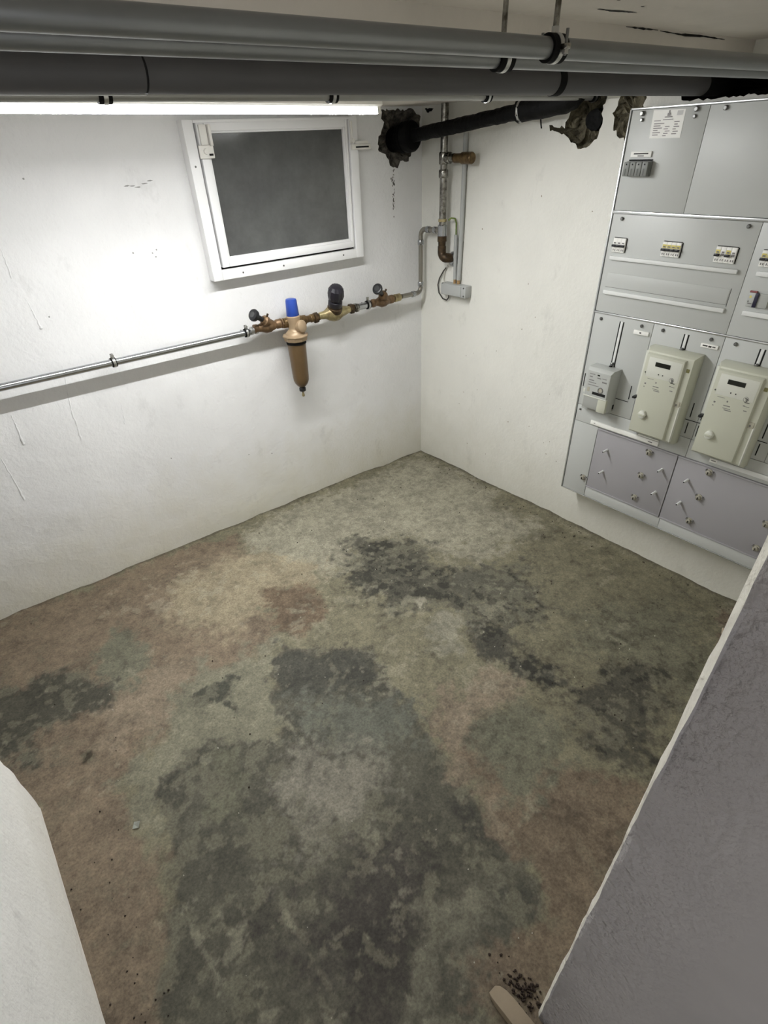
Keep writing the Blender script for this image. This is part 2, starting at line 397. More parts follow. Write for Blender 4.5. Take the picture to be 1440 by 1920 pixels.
def build_floor():
    xs = np.concatenate([np.linspace(-4.0, -3.02, 30), np.linspace(-3.0, 0.0, 640)])
    ys = np.concatenate([np.linspace(-4.2, -2.92, 30), np.linspace(-2.9, 0.0, 620)])
    X, Y = np.meshgrid(xs, ys)
    nx, ny = len(xs), len(ys)
    wx = fbm(X, Y, 5, 6, 1)*.20 + fbm(X, Y, 22, 4, 2)*.07
    wy = fbm(X, Y, 5, 6, 3)*.20 + fbm(X, Y, 22, 4, 4)*.07
    col = np.zeros(X.shape+(3,)); col[:] = np.array(lin(FLOOR_BASE))
    speck = fbm(X, Y, 30, 5, 5); blot = fbm(X, Y, 9, 6, 6)
    fine = fbm(X, Y, 55, 4, 17)
    for (nm, c, soft, poly) in STAINS_SHADE:
        k = .35 if nm == 'spot' else 1
        d = sdf(X+wx*k, Y+wy*k, poly) + (speck*2.4 + blot*1.3 + fine*1.2)*max(soft, .03)*k
        s = soft*.62 + .005
        f = np.clip(.5 - d/(2*s), 0, 1); f = f*f*(3-2*f)
        f = (f*.94)[..., None]
        cc = np.array(lin(c)); lum = cc @ np.array((.3, .55, .15))
        cc = (cc*.70 + lum*.30*np.array((1.03, 1.0, .90)))*(.80 if max(c) < 100 else 1.0)
        col = col*(1-f) + cc*f
    # overall mottling: grime with hard broken edges inside the dark areas, pale scuffs, soft cloudiness
    m = fbm(X, Y, 14, 6, 8); m2 = fbm(X, Y, 60, 3, 18)
    col *= (1 + m*.65 + m2*.6)[..., None]
    lum = col @ np.array((.3, .55, .15))
    dark = np.clip((.150-lum)/.06, 0, 1)
    g = np.clip((fbm(X, Y, 34, 5, 9) + fbm(X, Y, 7, 4, 10)*.9 - .05)/.045, 0, 1)
    g *= np.clip((X+2.1)/1.0, .25, 1)*(.35+.65*dark)
    col *= (1 - .50*g)[..., None]
    h = np.clip((fbm(X, Y, 30, 5, 19) + fbm(X, Y, 8, 4, 20)*.7 - .07)/.08, 0, 1)*(.25+.75*dark)
    col = col*(1-.30*h[..., None]) + np.array(lin((140, 137, 120)))*.30*h[..., None]
    p = np.clip((fbm(X, Y, 26, 5, 11) + fbm(X, Y, 4, 3, 12)*.7 - .19)/.10, 0, 1)
    col = col*(1-.28*p[..., None]) + np.array(lin((168, 164, 148)))*.28*p[..., None]
    col = col*np.array((.90, .885, .825))
    # darker line along the foot of the walls
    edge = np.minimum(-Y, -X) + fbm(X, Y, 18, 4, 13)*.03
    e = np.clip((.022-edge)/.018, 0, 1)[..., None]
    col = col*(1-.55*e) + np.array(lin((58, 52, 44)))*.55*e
    Z = fbm(X, Y, 2.2, 3, 14)*.010 + fbm(X, Y, 25, 3, 15)*.003
    lip = np.clip(1 - np.minimum(-Y, -X)/.035, 0, 1)
    Z = Z*np.clip(np.minimum(-Y, -X)/.3+.35, 0, 1) + lip*(fbm(X, Y, 3.5, 5, 16)*.034+.004)
    me = bpy.data.meshes.new('floor')
    vs = np.stack([X, Y, Z], -1).reshape(-1, 3)
    idx = np.arange(nx*ny).reshape(ny, nx)
    fs = np.stack([idx[:-1,:-1], idx[:-1,1:], idx[1:,1:], idx[1:,:-1]], -1).reshape(-1, 4)
    me.from_pydata(vs.tolist(), [], fs.tolist())
    at = me.color_attributes.new('stain', 'FLOAT_COLOR', 'POINT')
    rgba = np.ones((nx*ny, 4), np.float32); rgba[:, :3] = np.clip(col.reshape(-1, 3), .003, .9)
    at.data.foreach_set('color', rgba.ravel())
    me.shade_smooth()
    m = bpy.data.materials.new('worn_screed'); m.use_nodes = True
    nt = m.node_tree; N = nt.nodes; L = nt.links; b = N['Principled BSDF']
    b.inputs['Roughness'].default_value = .72; b.inputs['Specular IOR Level'].default_value = .3
    a = N.new('ShaderNodeVertexColor'); a.layer_name = 'stain'
    tc = N.new('ShaderNodeTexCoord')
    n1 = N.new('ShaderNodeTexNoise'); n1.inputs['Scale'].default_value = 120; n1.inputs['Detail'].default_value = 8; n1.inputs['Roughness'].default_value = .7
    L.new(tc.outputs['Object'], n1.inputs['Vector'])
    mr = N.new('ShaderNodeMapRange'); mr.inputs[1].default_value = .3; mr.inputs[2].default_value = .7; mr.inputs[3].default_value = .62; mr.inputs[4].default_value = 1.38
    L.new(n1.outputs['Fac'], mr.inputs[0])
    mx = N.new('ShaderNodeMix'); mx.data_type = 'RGBA'; mx.blend_type = 'MULTIPLY'; mx.inputs[0].default_value = 1
    L.new(a.outputs['Color'], mx.inputs[6]); L.new(mr.outputs[0], mx.inputs[7])
    L.new(mx.outputs[2], b.inputs['Base Color'])
    bp = N.new('ShaderNodeBump'); bp.inputs['Strength'].default_value = .35; bp.inputs['Distance'].default_value = .006
    L.new(n1.outputs['Fac'], bp.inputs['Height']); L.new(bp.outputs['Normal'], b.inputs['Normal'])
    me.materials.append(m)
    o = bpy.data.objects.new('floor', me); COL.objects.link(o)
    return tag(o, kind='structure')
floor = build_floor()

# ---- walls with broken openings
def ragged(poly, amp, seed, step=.012):
    out = []; rnd = random.Random(seed)
    n = len(poly)
    for i in range(n):
        a = Vector(poly[i]); b = Vector(poly[(i+1) % n]); k = max(1, int((b-a).length/step))
        for j in range(k):
            q = a.lerp(b, j/k)
            out.append((q.x + rnd.uniform(-amp, amp), q.y + rnd.uniform(-amp, amp)))
    return out

def wall(name, mats, outer, holes, to3, back):
    """outer/holes: 2-D loops; to3 maps (u, v, depth into the wall); holes: (loop, depth, slot, rough)"""
    bm = bmesh.new(); edges = []; hl = []
    def loop(pts):
        vs = [bm.verts.new(to3(u, v, 0)) for u, v in pts]
        es = [bm.edges.new((vs[i], vs[(i+1) % len(vs)])) for i in range(len(vs))]
        return vs, es
    vs, es = loop(outer); edges += es
    for h in holes:
        v_, e_ = loop(h[0]); edges += e_; hl.append(v_)
    bmesh.ops.triangle_fill(bm, edges=edges, use_beauty=True)
    for f in bm.faces: f.material_index = 0
    for h, v_ in zip(holes, hl):
        pts, depth, slot, rough = h
        cu = sum(p[0] for p in pts)/len(pts); cv = sum(p[1] for p in pts)/len(pts)
        prev = v_; rnd = random.Random(len(pts))
        rings = [(.97, .25), (.86, .6), (.7, .85), (.45, 1.0)] if rough else [(1.0, .5), (1.0, 1.0)]
        for (sc, dp) in rings:
            cur = []
            for (u, v) in pts:
                j = rnd.uniform(-.008, .008) if rough else 0
                cur.append(bm.verts.new(to3(cu+(u-cu)*sc+j, cv+(v-cv)*sc+j*.7, depth*dp+(rnd.uniform(-.012, .012) if rough else 0))))
            for i in range(len(cur)):
                i2 = (i+1) % len(cur)
                f = bm.faces.new((prev[i], prev[i2], cur[i2], cur[i])); f.material_index = slot
            prev = cur
        c = bm.verts.new(to3(cu, cv, depth*(1.05 if rough else 1)))
        for i in range(len(prev)):
            f = bm.faces.new((prev[i], prev[(i+1) % len(prev)], c)); f.material_index = slot
    me = bpy.data.meshes.new(name); bm.normal_update(); bm.to_mesh(me); bm.free()
    for m in mats: me.materials.append(m)
    o = bpy.data.objects.new(name, me); COL.objects.link(o)
    return tag(o, kind='structure')

HL = ragged([(-.264,1.878),(-.07,1.878),(-.012,1.852),(-.030,1.740),(-.097,1.676),(-.150,1.668),(-.170,1.650),(-.215,1.655),(-.230,1.682),(-.249,1.705),(-.288,1.716),(-.295,1.752),(-.276,1.789),(-.252,1.829),(-.262,1.85)], .006, 3)
WIN = [(-1.262,1.300),(-.500,1.300),(-.500,1.848),(-1.262,1.848)]
wl = wall('wall_left', [WALL, RUBBLE, GASKET], [(-4.0,-.03),(0,-.03),(0,CH),(-4.0,CH)],
          [(HL, .055, 1, True), (WIN, .02, 2, False)], lambda u, v, d: (u, d, v), 1)
HR = ragged([(-.941,1.877),(-1.075,1.877),(-1.064,1.805),(-1.076,1.772),(-1.056,1.734),(-1.018,1.703),(-.979,1.704),(-.920,1.731),(-.897,1.748),(-.817,1.764),(-.815,1.779),(-.893,1.773),(-.908,1.804),(-.924,1.836)], .005, 5)
HR2 = ragged([(-1.115,1.803),(-1.136,1.86),(-1.24,1.86),(-1.245,1.72),(-1.189,1.719),(-1.128,1.757)], .006, 6)
HC = ragged([(-1.38,1.825),(-1.36,1.878),(-1.76,1.878),(-1.80,1.83)], .004, 8)
HS = ragged([(-.02,1.879),(-.094,1.879),(-.075,1.868),(-.035,1.862)], .003, 9, .008)
wr = wall('wall_right', [WALLR, RUBBLE_G, BLACKHOLE], [(0,-.03),(-4.2,-.03),(-4.2,CH2),(YS,CH2),(YS,CH),(0,CH)],
          [(HR, .06, 1, True), (HR2, .02, 1, True), (HC, .25, 2, True), (HS, .03, 2, True)], lambda u, v, d: (d, u, v), 1)

# ---- ceiling: soffit, step, higher ceiling in one piece
m = MB()
prof = [(0.0, CH), (YS, CH), (YS, CH2), (-4.2, CH2)]
for i in range(3):
    (y0, z0), (y1, z1) = prof[i], prof[i+1]
    m.add([(-4.0,y0,z0),(0.0,y0,z0),(0.0,y1,z1),(-4.0,y1,z1)], [(0,1,2,3)])
ceil = tag(m.make('ceiling', CEIL, smooth=0), kind='structure')
# chipped crack along the step and a scar in the near ceiling
def crack(pts, wid, name):
    mb = MB(); rnd = random.Random(len(pts)*3)
    up = []; dn = []
    fine = []
    for i in range(len(pts)-1):
        a = Vector(pts[i]); b = Vector(pts[i+1])
        for j in range(6): fine.append(a.lerp(b, j/6))
    fine.append(Vector(pts[-1]))
    n = len(fine)
    for i, p in enumerate(fine):
        t = max(.12, math.sin(math.pi*i/(n-1)))**.6*wid*rnd.uniform(.35, 1.1)
        side = Vector((0, .35, 1)) if 'step' in name else Vector((0, 1, 0))
        up.append(p+side*t); dn.append(p-side*t)
    mb.add(up+dn, [(i, i+1, n+i+1, n+i) for i in range(n-1)])
    return mb.make('crack', CRACK, ceil, smooth=0)
yc = YS-.0012
crack([(-.72,yc,1.958),(-.64,yc,1.9575),(-.57,yc,1.958)], .0026, 'step')
crack([(-.56,yc,1.957),(-.45,yc,1.954),(-.33,yc,1.9555),(-.20,yc,1.953)], .0034, 'step')
crack([(-1.005,-1.70,CH2-.001),(-.96,-1.70,CH2-.001),(-.915,-1.705,CH2-.001),(-.87,-1.71,CH2-.001)], .008, 'near')
for q in ((-.93,-1.76),(-1.16,-1.80),(-1.12,-1.775),(-1.05,-1.78)):
    crack([(q[0]-.006,q[1],CH2-.001),(q[0],q[1],CH2-.001),(q[0]+.006,q[1],CH2-.001)], .004, 'near')

# ---- walls at the passage the photographer stands in
def jamb(name, prof, z1, slots, mats, seed, ridge=()):
    """prof: plan outline; rows of vertices up the height, jittered so that the plaster arris is uneven"""
    rnd = random.Random(seed); rows = 70; mb = MB(); n = len(prof)
    off = [0.0]*n
    loops = []
    for r in range(rows+1):
        z = -.02+(z1+.02)*r/rows; lp = []
        for i, (x, y) in enumerate(prof):
            if i in ridge:
                off[i] = off[i]*.75 + rnd.uniform(-.003, .003)
                lp.append((x+off[i], y+off[i]*.6, z))
            else: lp.append((x, y, z))
        loops.append(lp)
    vs = [p for l in loops for p in l]
    for r in range(rows):
        for k in range(n):
            k2 = (k+1) % n; mb.m = slots[k]
            mb.add([loops[r][k], loops[r][k2], loops[r+1][k2], loops[r+1][k]], [(0,1,2,3)])
    o = mb.make(name, mats, smooth=60)
    return tag(o, kind='structure')
jamb('wall_front_left', [(-2.80,-4.2),(-2.80,-1.184),(-2.806,-1.175),(-2.82,-1.170),(-3.2,-1.170),(-3.2,-4.2)], CH2-.0, [0]*6, [WALLF], 2, (1,2))
jamb('wall_front_right', [(-1.927,-4.2),(-1.928,-2.85),(-1.928,-2.70),(-1.9275,-2.630),(-1.9265,-2.6235),(-1.922,-2.6185),(-1.910,-2.616),(0.0,-2.614),(0.0,-4.2)], CH2-.0,
     [0,0,0,0,1,1,1,1,0], [STUB, EDGE], 4, (3,4,5,6))
tag(MB().box(-4.06,-4.0,-4.2,0,-.02,CH2).make('wall_far_left', WALL, smooth=0), kind='structure')

# ---- paint runs standing proud on the left wall, soot streak under the hole
for pts, r in (([(-2.043,1.06),(-2.06,.96),(-2.076,.88),(-2.079,.80),(-2.085,.734)], .0035), ([(-2.30,.915),(-2.303,.85),(-2.306,.788)], .0042),
               ([(-2.408,.765),(-2.404,.65),(-2.402,.547)], .0035), ([(-1.863,.864),(-1.872,.80),(-1.880,.752)], .0026),
               ([(-2.076,1.33),(-2.07,1.27),(-2.064,1.215)], .0036), ([(-2.10,1.62),(-2.09,1.50),(-2.095,1.40)], .0022), ([(-2.18,1.80),(-2.172,1.70),(-2.16,1.60)], .0022)):
    fine = []; rnd = random.Random(int(pts[0][0]*-1000)); 
    for i in range(len(pts)-1):
        for j in range(8):
            t = j/8; fine.append((pts[i][0]*(1-t)+pts[i+1][0]*t+rnd.uniform(-.002,.002), .0005, pts[i][1]*(1-t)+pts[i+1][1]*t))
    fine.append((pts[-1][0], .0005, pts[-1][1]))
    k = len(fine)
    MB().tube(fine, [r*1.5*(.3+.7*i/k)*rnd.uniform(.6,1.25) for i in range(k)], 8).make('paint_run', WALL, wl, smooth=60)
def flake(mb, c, rx, rz, rnd, plane, off=.0012, n=9):
    vs = []
    for k in range(n):
        a = 2*math.pi*k/n; q = rnd.uniform(.6, 1.1)
        u, v = c[0]+math.cos(a)*rx*q, c[1]+math.sin(a)*rz*q
        vs.append((u, -off, v) if plane == 'L' else (-off, u, v))
    mb.add(vs, [tuple(range(n))])
rnd = random.Random(11); mb = MB()
for i in range(46):
    t = i/45; z = 1.645-.235*t
    for _ in range(rnd.choice((0,1,1,2)) if .1 < t < .75 else rnd.choice((0,0,1))):
        flake(mb, (-.203+rnd.uniform(-.012,.012)*(1 if t < .6 else .4), z), rnd.uniform(.0015,.004), rnd.uniform(.003,.008), rnd, 'L')
mb.make('soot_streak', STREAK, wl, smooth=0)
# flaked paint and nicks
mb = MB()
for q in ((-1.55,1.655),(-1.53,1.650),(-1.50,1.660),(-1.475,1.668),(-1.57,1.657)): flake(mb, q, .014, .0025, rnd, 'L')
for q in ((-1.52,1.43),(-1.54,1.42),(-1.53,1.405),(-1.62,1.43),(-2.02,1.25),(-1.93,1.70),(-1.72,.52),(-1.30,.40),(-1.16,.36),(-2.3,1.6),(-2.2,1.68)): flake(mb, q, .004, .004, rnd, 'L')
mb.make('chipped_spot', mat('chip_grey', (150,150,148), .8), wl, smooth=0)
mb = MB()
for i in range(26): flake(mb, (rnd.uniform(-1.2,-.25), rnd.uniform(.12,1.6)), rnd.uniform(.0015,.004), rnd.uniform(.002,.005), rnd, 'R')
mb.make('chipped_spot', mat('chip_tan', (150,142,124), .8), wr, smooth=0)

# ================================================================ WINDOW
wroot = tag(bpy.data.objects.new('window_1', None), kind='structure'); COL.objects.link(wroot); wroot.location = (-.88, 0, 1.57)
def frame_bars(x0, x1, z0, z1, wl_, wr_, wb, wt, y0, y1, name, m, par, bev=.002):
    mb = MB()
    mb.box(x0, x0+wl_, y0, y1, z0, z1); mb.box(x1-wr_, x1, y0, y1, z0, z1)
    mb.box(x0+wl_, x1-wr_, y0, y1, z0, z0+wb); mb.box(x0+wl_, x1-wr_, y0, y1, z1-wt, z1)
    return mb.make(name, m, par, bev)
wf = frame_bars(-1.310, -.4535, 1.282, 1.853, .046, .046, .040, .010, -.050, .015, 'outer_frame', WHITE_F, wroot)
# a lining seen as the dark slot between frame and sash
frame_bars(-1.264, -.4995, 1.322, 1.845, .012, .010, .010, .004, -.020, .012, 'rebate_gasket', GASKET, wroot, 0)
sash = frame_bars(-1.252, -.507, 1.331, 1.844, .034, .012, .028, .028, -.046, -.004, 'sash', WHITE_F, wroot, .003)
frame_bars(-1.219, -.518, 1.3575, 1.817, .012, .010, .012, .008, -.038, -.010, 'glazing_bead', WHITE_F, wroot, .002)
MB().box(-1.212, -.524, -.026, -.022, 1.362, 1.812).make('pane', GLASS, wroot, smooth=0)
for x, z in ((-1.289,1.704),(-1.161,1.301),(-.942,1.301),(-.585,1.304)):
    MB().cyl((x,-.0493,z),(x,-.0512,z),.0042,.0042,10).make('screw', SCREW, wroot)
# left latch: plate folded over the sash corner with a slotted tongue
lt = bx('latch', WHITE_P, wroot, (-1.262,-1.198,-.058,-.046,1.728,1.772), .003)
bx('latch_lever', WHITE_P, lt, (-1.212,-1.200,-.070,-.047,1.768,1.838), .003)
bx('latch_plate', WHITE_P, lt, (-1.246,-1.214,-.056,-.046,1.772,1.838), .002)
bx('slot', GASKET, lt, (-1.222,-1.205,-.0605,-.0575,1.737,1.744))
MB().cyl((-1.235,-.057,1.752),(-1.235,-.066,1.752),.011,.009,14).make('pivot', WHITE_P, lt)
# right latch standing out past the frame
l2 = bx('latch', WHITE_P, wroot, (-.500,-.388,-.066,-.050,1.731,1.752), .003)
bx('slot', GASKET, l2, (-.478,-.402,-.0675,-.0655,1.7375,1.7435))
bx('latch_plate', WHITE_P, l2, (-.476,-.400,-.060,-.048,1.752,1.763), .002)
MB().cyl((-.491,-.05,1.765),(-.491,-.068,1.765),.010,.008,14).make('pivot', WHITE_P, l2)
bx('latch_lever', WHITE_P, l2, (-.498,-.488,-.062,-.047,1.765,1.838), .003)

# ================================================================ LAMP
t = thing('batten_lamp', (-1.5, -.6, CH), 'long glowing white tube batten lamp fixed under the ceiling above the window', 'lamp')
def lz(x): return 1.8495-.0118*(x+.753)
mb = MB()
mb.loft([[(x,-.626,1.8895),(x,-.574,1.8895),(x,-.576,lz(x)+.014),(x,-.584,lz(x)+.009),(x,-.616,lz(x)+.009),(x,-.624,lz(x)+.014)] for x in (-2.25,-.752)])
mb.make('housing', LAMPH, t, 0)
MB().cyl((-2.235,-.6,lz(-2.235)),(-.766,-.6,lz(-.766)),.0128,n=20).make('glowing_tube', LAMP, t)
for x in (-2.243,-.759): bx('end_cap', LAMPH, t, (x-.008,x+.008,-.613,-.587,lz(x)-.013,lz(x)+.012), .002)

# ================================================================ PIPES UNDER THE CEILING
YA, YB, ZAB, RAB = -1.97, -1.85, 1.8555, .0133
def pipe_run(name, y, z, r, label, m, x0=-3.98, x1=-.004, group=None, z1=None, n=28):
    o = MB().cyl((x0,y,z),(x1,y,z if z1 is None else z1), r, n=n).make(name, m, smooth=40)
    return tag(o, label, 'pipe', group)
pipe_run('ceiling_pipe', YA, ZAB, RAB, 'grey pipe nearest the camera of the pair under the ceiling, highest in view', PIPE_G)
pipe_run('ceiling_pipe', YB, ZAB, RAB, 'thin grey pipe showing just below and behind the nearest ceiling pipe', PIPE_G)
def hanger(x, y, z, r, ztop, label, group=None, ears=True, wid=.034):
    t = thing('pipe_clamp', (x, y, ztop), label, 'pipe clamp', group)
    MB().ring((x,y,z), (1,0,0), r-.0003, r+.0042, wid, 28).make('rubber_lining', RUBBER, t)
    MB().ring((x,y,z), (1,0,0), r+.0036, r+.0052, wid*.28, 28).make('band', ZINC, t)
    if ears:
        for s in (-1, 1):
            e = MB().box(x-.005,x+.005, y+s*(r+.003), y+s*(r+.016), z-.0035, z+.0035).make('ear', ZINC_D, t, .001)
            MB().cyl((x,y+s*(r+.010),z-.010),(x,y+s*(r+.010),z+.020), .0024, n=10).make('bolt', SCREW, t)
            MB().lathe([(0,.0052),(.005,.0052)], (x,y+s*(r+.010),z-.0085), (0,0,1), 6).make('nut', ZINC, t)
    MB().lathe([(0,.0062),(.008,.0062)], (x,y,z+r+.0035), (0,0,1), 6).make('nut', ZINC, t)
    MB().cyl((x,y,z+r+.006),(x,y,ztop), .0046, n=12).make('threaded_rod', ZINC_D, t)
    return t
hanger(-1.478, YA, ZAB, RAB, CH2-.0005, 'black rubber clamp with hanging rod around the nearest grey ceiling pipe')
hanger(-1.462, YB, ZAB, RAB, CH2-.0005, 'black rubber clamp low on the rear grey pipe, its rod left of the other', ears=False)
# the big dark drain
t = thing('drain_pipe', (-1.9, -1.5, 1.8602), 'wide dark grey drain pipe running below and behind the two grey ceiling pipes', 'pipe')
YC, ZC, RC = -1.5, 1.8602, .029
MB().cyl((-3.98,YC,ZC),(-1.967,YC,ZC), RC, n=36).make('pipe_section', PIPE_D, t, smooth=40)
MB().cyl((-1.963,YC,ZC),(-.874,YC,ZC), RC, n=36).make('pipe_section', PIPE_D, t, smooth=40)
MB().cyl((-.860,YC,ZC),(-.10,YC,ZC), RC, n=36).make('pipe_section', PIPE_D, t, smooth=40)
MB().cyl((-1.97,YC,ZC),(-1.96,YC,ZC), RC-.0015, n=28).make('joint', GASKET, t)
MB().ring((-.867,YC,ZC),(1,0,0), RC-.004, RC+.0014, .026, 36).make('coupling_band', RUBBER, t)
MB().cyl((-.105,YC,ZC),(.10,YC,ZC), RC+.0005, n=36).make('coupling_sleeve', RUBBER, t)
bx('joint_lip', ZINC, t, (-2.28,-1.963,YC+.002,YC+.006,ZC-RC-.0014,ZC-RC+.0003))
# thin pale pipe behind the drain, hugging the soffit
pipe_run('ceiling_pipe', -1.02, 1.8635, .0125, 'thin pale pipe hugging the ceiling, peeking out under the dark drain', mat('pale_pipe', (150,150,146), .35, .4), z1=1.8615)
dk = ['second from the left of four small clamps on the thin pale pipe', 'third from the left, beside the right end of the glowing lamp tube', 'fourth, above the black waste pipe', 'rightmost, above the broken hole near the cabinet']
dk = ['leftmost small black pipe clamp, above the left part of the lamp tube', 'small black pipe clamp above the lamp tube near its right end', 'small black pipe clamp above the thinner stretch of the black waste pipe', 'small black pipe clamp above the broken hole left of the cabinet']
for x, lab in zip((-1.886,-1.251,-.614,.02-.03), dk):
    zc = 1.8635-.002*(x+3.98)/3.98
    t = thing('pipe_clamp', (x,-1.02,CH), lab, 'pipe clamp', 'small clamps under the ceiling')
    MB().ring((x,-1.02,zc),(1,0,0), .0125, .0168, .030, 24).make('rubber_lining', RUBBER, t)
    MB().ring((x,-1.02,zc),(1,0,0), .0160, .0182, .010, 24).make('band', ZINC, t)
    MB().cyl((x,-1.02,zc+.014),(x,-1.02,CH-.0005), .004, n=10).make('threaded_rod', ZINC_D, t)

# ================================================================ BLACK WASTE PIPE ALONG THE RIGHT WALL
t = thing('waste_pipe', (-.14,-.3,1.79), 'black tarred waste pipe running from the ragged hole in the corner', 'pipe')
A0, A1, A2 = Vector((-.160,.04,1.760)), Vector((-.112,-.765,1.834)), Vector((-.100,-.96,1.850))
def lump(pts, r, amp, seed, n=18, sub=10):
    rnd = random.Random(seed); P = []; 
    for i in range(len(pts)-1):
        for j in range(sub): P.append(Vector(pts[i]).lerp(Vector(pts[i+1]), j/sub))
    P.append(Vector(pts[-1]))
    mb = MB().tube(P, r, n)
    mb.v = [tuple(Vector(v)+Vector((rnd.uniform(-amp,amp),rnd.uniform(-amp,amp),rnd.uniform(-amp,amp)))) for v in mb.v]
    return mb
lump([A0, A1], .0275, .0022, 21, sub=40).make('barrel', BLACKP, t, smooth=60)
ax = (A1-A0).normalized()
MB().lathe([(0,.050),(.045,.053),(.07,.058),(.075,.063),(.092,.063),(.097,.053),(.108,.064),(.140,.064),(.150,.058),(.157,.030)], A0-ax*.005, ax, 30).make('socket', BLACKP, t, smooth=40)
lump([A1-ax*.03, A1, A2, A2+Vector((.004,-.03,.010)), A2+Vector((.006,-.05,.028))], .0375, .0025, 23, sub=5).make('sleeve', BLACKP, t, smooth=60)
MB().ring(A1-ax*.012, ax, .034, .0385, .010, 26).make('hose_clip', ZINC, t)
MB().cyl(A1-ax*.012+Vector((-.036,0,.012)), A1-ax*.012+Vector((-.036,0,-.016)), .004, n=8).make('clip_screw', ZINC_D, t)
# hanging drip of tar
MB().tube([(-.10,-.845,1.805),(-.10,-.85,1.785),(-.098,-.853,1.772)], .003, 6).make('tar_drip', BLACKP, t)
# dark fitting inside the hole in the right wall
t = thing('wall_fitting', (.04,-1.01,1.79), 'black pipe stub set in the broken hole of the right wall', 'pipe')
lump([(.05,-1.015,1.79),(.004,-1.030,1.79)], .034, .003, 31).make('stub', BLACKP, t, smooth=60)

# ================================================================ STANDPIPE, RIGHT WALL
XF, YF = -.06, -.233
t = thing('standpipe', (XF,YF,1.26), 'upright steel standpipe with brass branch beside the corner', 'pipe')
MB().cyl((XF,YF,1.34),(XF,YF,CH-.001), .0185, n=20).make('barrel', ZINC_D, t, smooth=40)
MB().lathe([(0,.0225),(.004,.0245),(.03,.0245),(.034,.0225)], (XF,YF,1.60), (0,0,1), 20).make('coupling', ZINC_D, t)
MB().lathe([(0,.0225),(.004,.0245),(.045,.0245),(.05,.0225)], (XF,YF,1.655), (0,0,1), 20).make('tee', ZINC_D, t)
MB().lathe([(0,.0205),(.012,.0205),(.014,.024),(.03,.024),(.032,.0185),(.06,.019)], (XF,YF-.015,1.680), (0,-1,0), 20).make('branch', ZINC_D, t)
MB().lathe([(0,.019),(.05,.0195),(.052,.024),(.115,.024),(.120,.021)], (XF,YF-.078,1.6785), (0,-1,0), 20).make('brass_plug', BRASS, t)
MB().lathe([(0,.022),(.003,.0245),(.05,.0245),(.053,.022)], (XF,YF,1.345), (0,0,1), 20).make('tee', GALV, t)
MB().ring((XF,YF,1.418), (0,0,1), .018, .0225, .012, 22).make('earth_clamp', BRASS_L, t)
MB().lathe([(0,.019),(.035,.021),(.037,.025),(.06,.025),(.063,.0205)], (XF,YF,1.285), (0,0,1), 18).make('brass_union', BRASS_D, t)
MB().tube([(XF,YF,1.30)]+arc((XF+.0,YF-.028,1.275), .028, 0, math.pi*.5, (0,1,0), (0,0,-1), 8)+[(XF+.03,YF-.032,1.243),(XF+.056,YF-.036,1.236)], [.0225]*9+[.0235,.0225,.017], 16).make('elbow', BRASS_D, t, smooth=50)
MB().lathe([(0,.034),(.004,.038),(.014,.032),(.024,.022)], (-.001,YF-.036,1.234), (-1,0,0), 22).make('wall_rosette', GALV, t)

t = thing('supply_pipe', (-.06,-.06,1.2), 'bent galvanised pipe rising in the corner to the standpipe', 'pipe')
pts = [(-.206,-.06,1.051),(-.09,-.06,1.050)] + arc((-.09,-.06,1.080), .030, 0, math.pi/2, (0,0,-1), (1,0,0), 6)[1:] + [(-.06,-.06,1.335)] + arc((-.06,-.095,1.335), .035, 0, math.pi/2, (0,1,0), (0,0,1), 6)[1:] + [(-.06,-.213,1.371)]
MB().tube(pts, .0125, 16).make('bent_tube', mat('dull_steel', (150,146,138), .3, .85), t, smooth=50)
for p, d in (((-.06,-.06,1.082),(0,0,1)),((-.06,-.06,1.318),(0,0,-1)),((-.105,-.06,1.05),(-1,0,0)),((-.06,-.11,1.370),(0,-1,0)),((-.06,-.165,1.371),(0,-1,0))):
    MB().lathe([(0,.0145),(.004,.0168),(.022,.0168),(.026,.0145)], p, d, 16).make('press_collar', GALV, t)

# ---- conduits, junction box, wires
t = tag(MB().tube([(-.016,-.336,1.775),(-.016,-.334,1.45),(-.016,-.330,1.25),(-.016,-.327,1.140)], .0115, 14).make('conduit', COND, smooth=50), 'long grey conduit dropping from behind the black waste pipe to the box', 'conduit')
t = tag(MB().tube([(-.016,-.293,1.352),(-.016,-.296,1.24),(-.016,-.300,1.140)], .0105, 14).make('conduit', COND, smooth=50), 'short grey conduit with a green-yellow wire entering its top', 'conduit')
t = tag(MB().tube([(-.045,-.262,1.418),(-.036,-.275,1.428),(-.022,-.288,1.425),(-.017,-.294,1.405),(-.016,-.294,1.345)], .0042, 10).make('earth_wire', EARTH, smooth=60), 'green-yellow earth wire from the standpipe clamp to the short conduit', 'wire')
tb = thing('junction_box', (-.02,-.325,1.09), 'small grey rectangular junction box under the conduits on the right wall', 'box')
MB().box(-.050,-.001,-.415,-.222,1.062,1.120).make('body', BOXG, tb, .004)
MB().box(-.054,-.0495,-.382,-.226,1.065,1.117).make('lid', BOXG, tb, .002)
for y in (-.300,-.328): MB().cyl((-.018,y,1.119),(-.018,y,1.141), .0085, n=12).make('gland', COPPER, tb)
for y, z in ((-.402,1.072),(-.402,1.112),(-.236,1.118)): MB().cyl((-.050,y,z),(-.053,y,z), .004, n=10).make('screw', SCREW, tb)
tag(MB().tube([(-.012,-.222,1.190),(-.012,-.200,1.170),(-.012,-.168,1.130),(-.012,-.156,1.095),(-.012,-.166,1.055),(-.012,-.200,1.028),(-.012,-.232,1.024),(-.014,-.250,1.040),(-.016,-.252,1.060)], .0035, 8).make('cable', CABLE, smooth=60), 'thin looping dark cable left of the small grey junction box', 'cable')
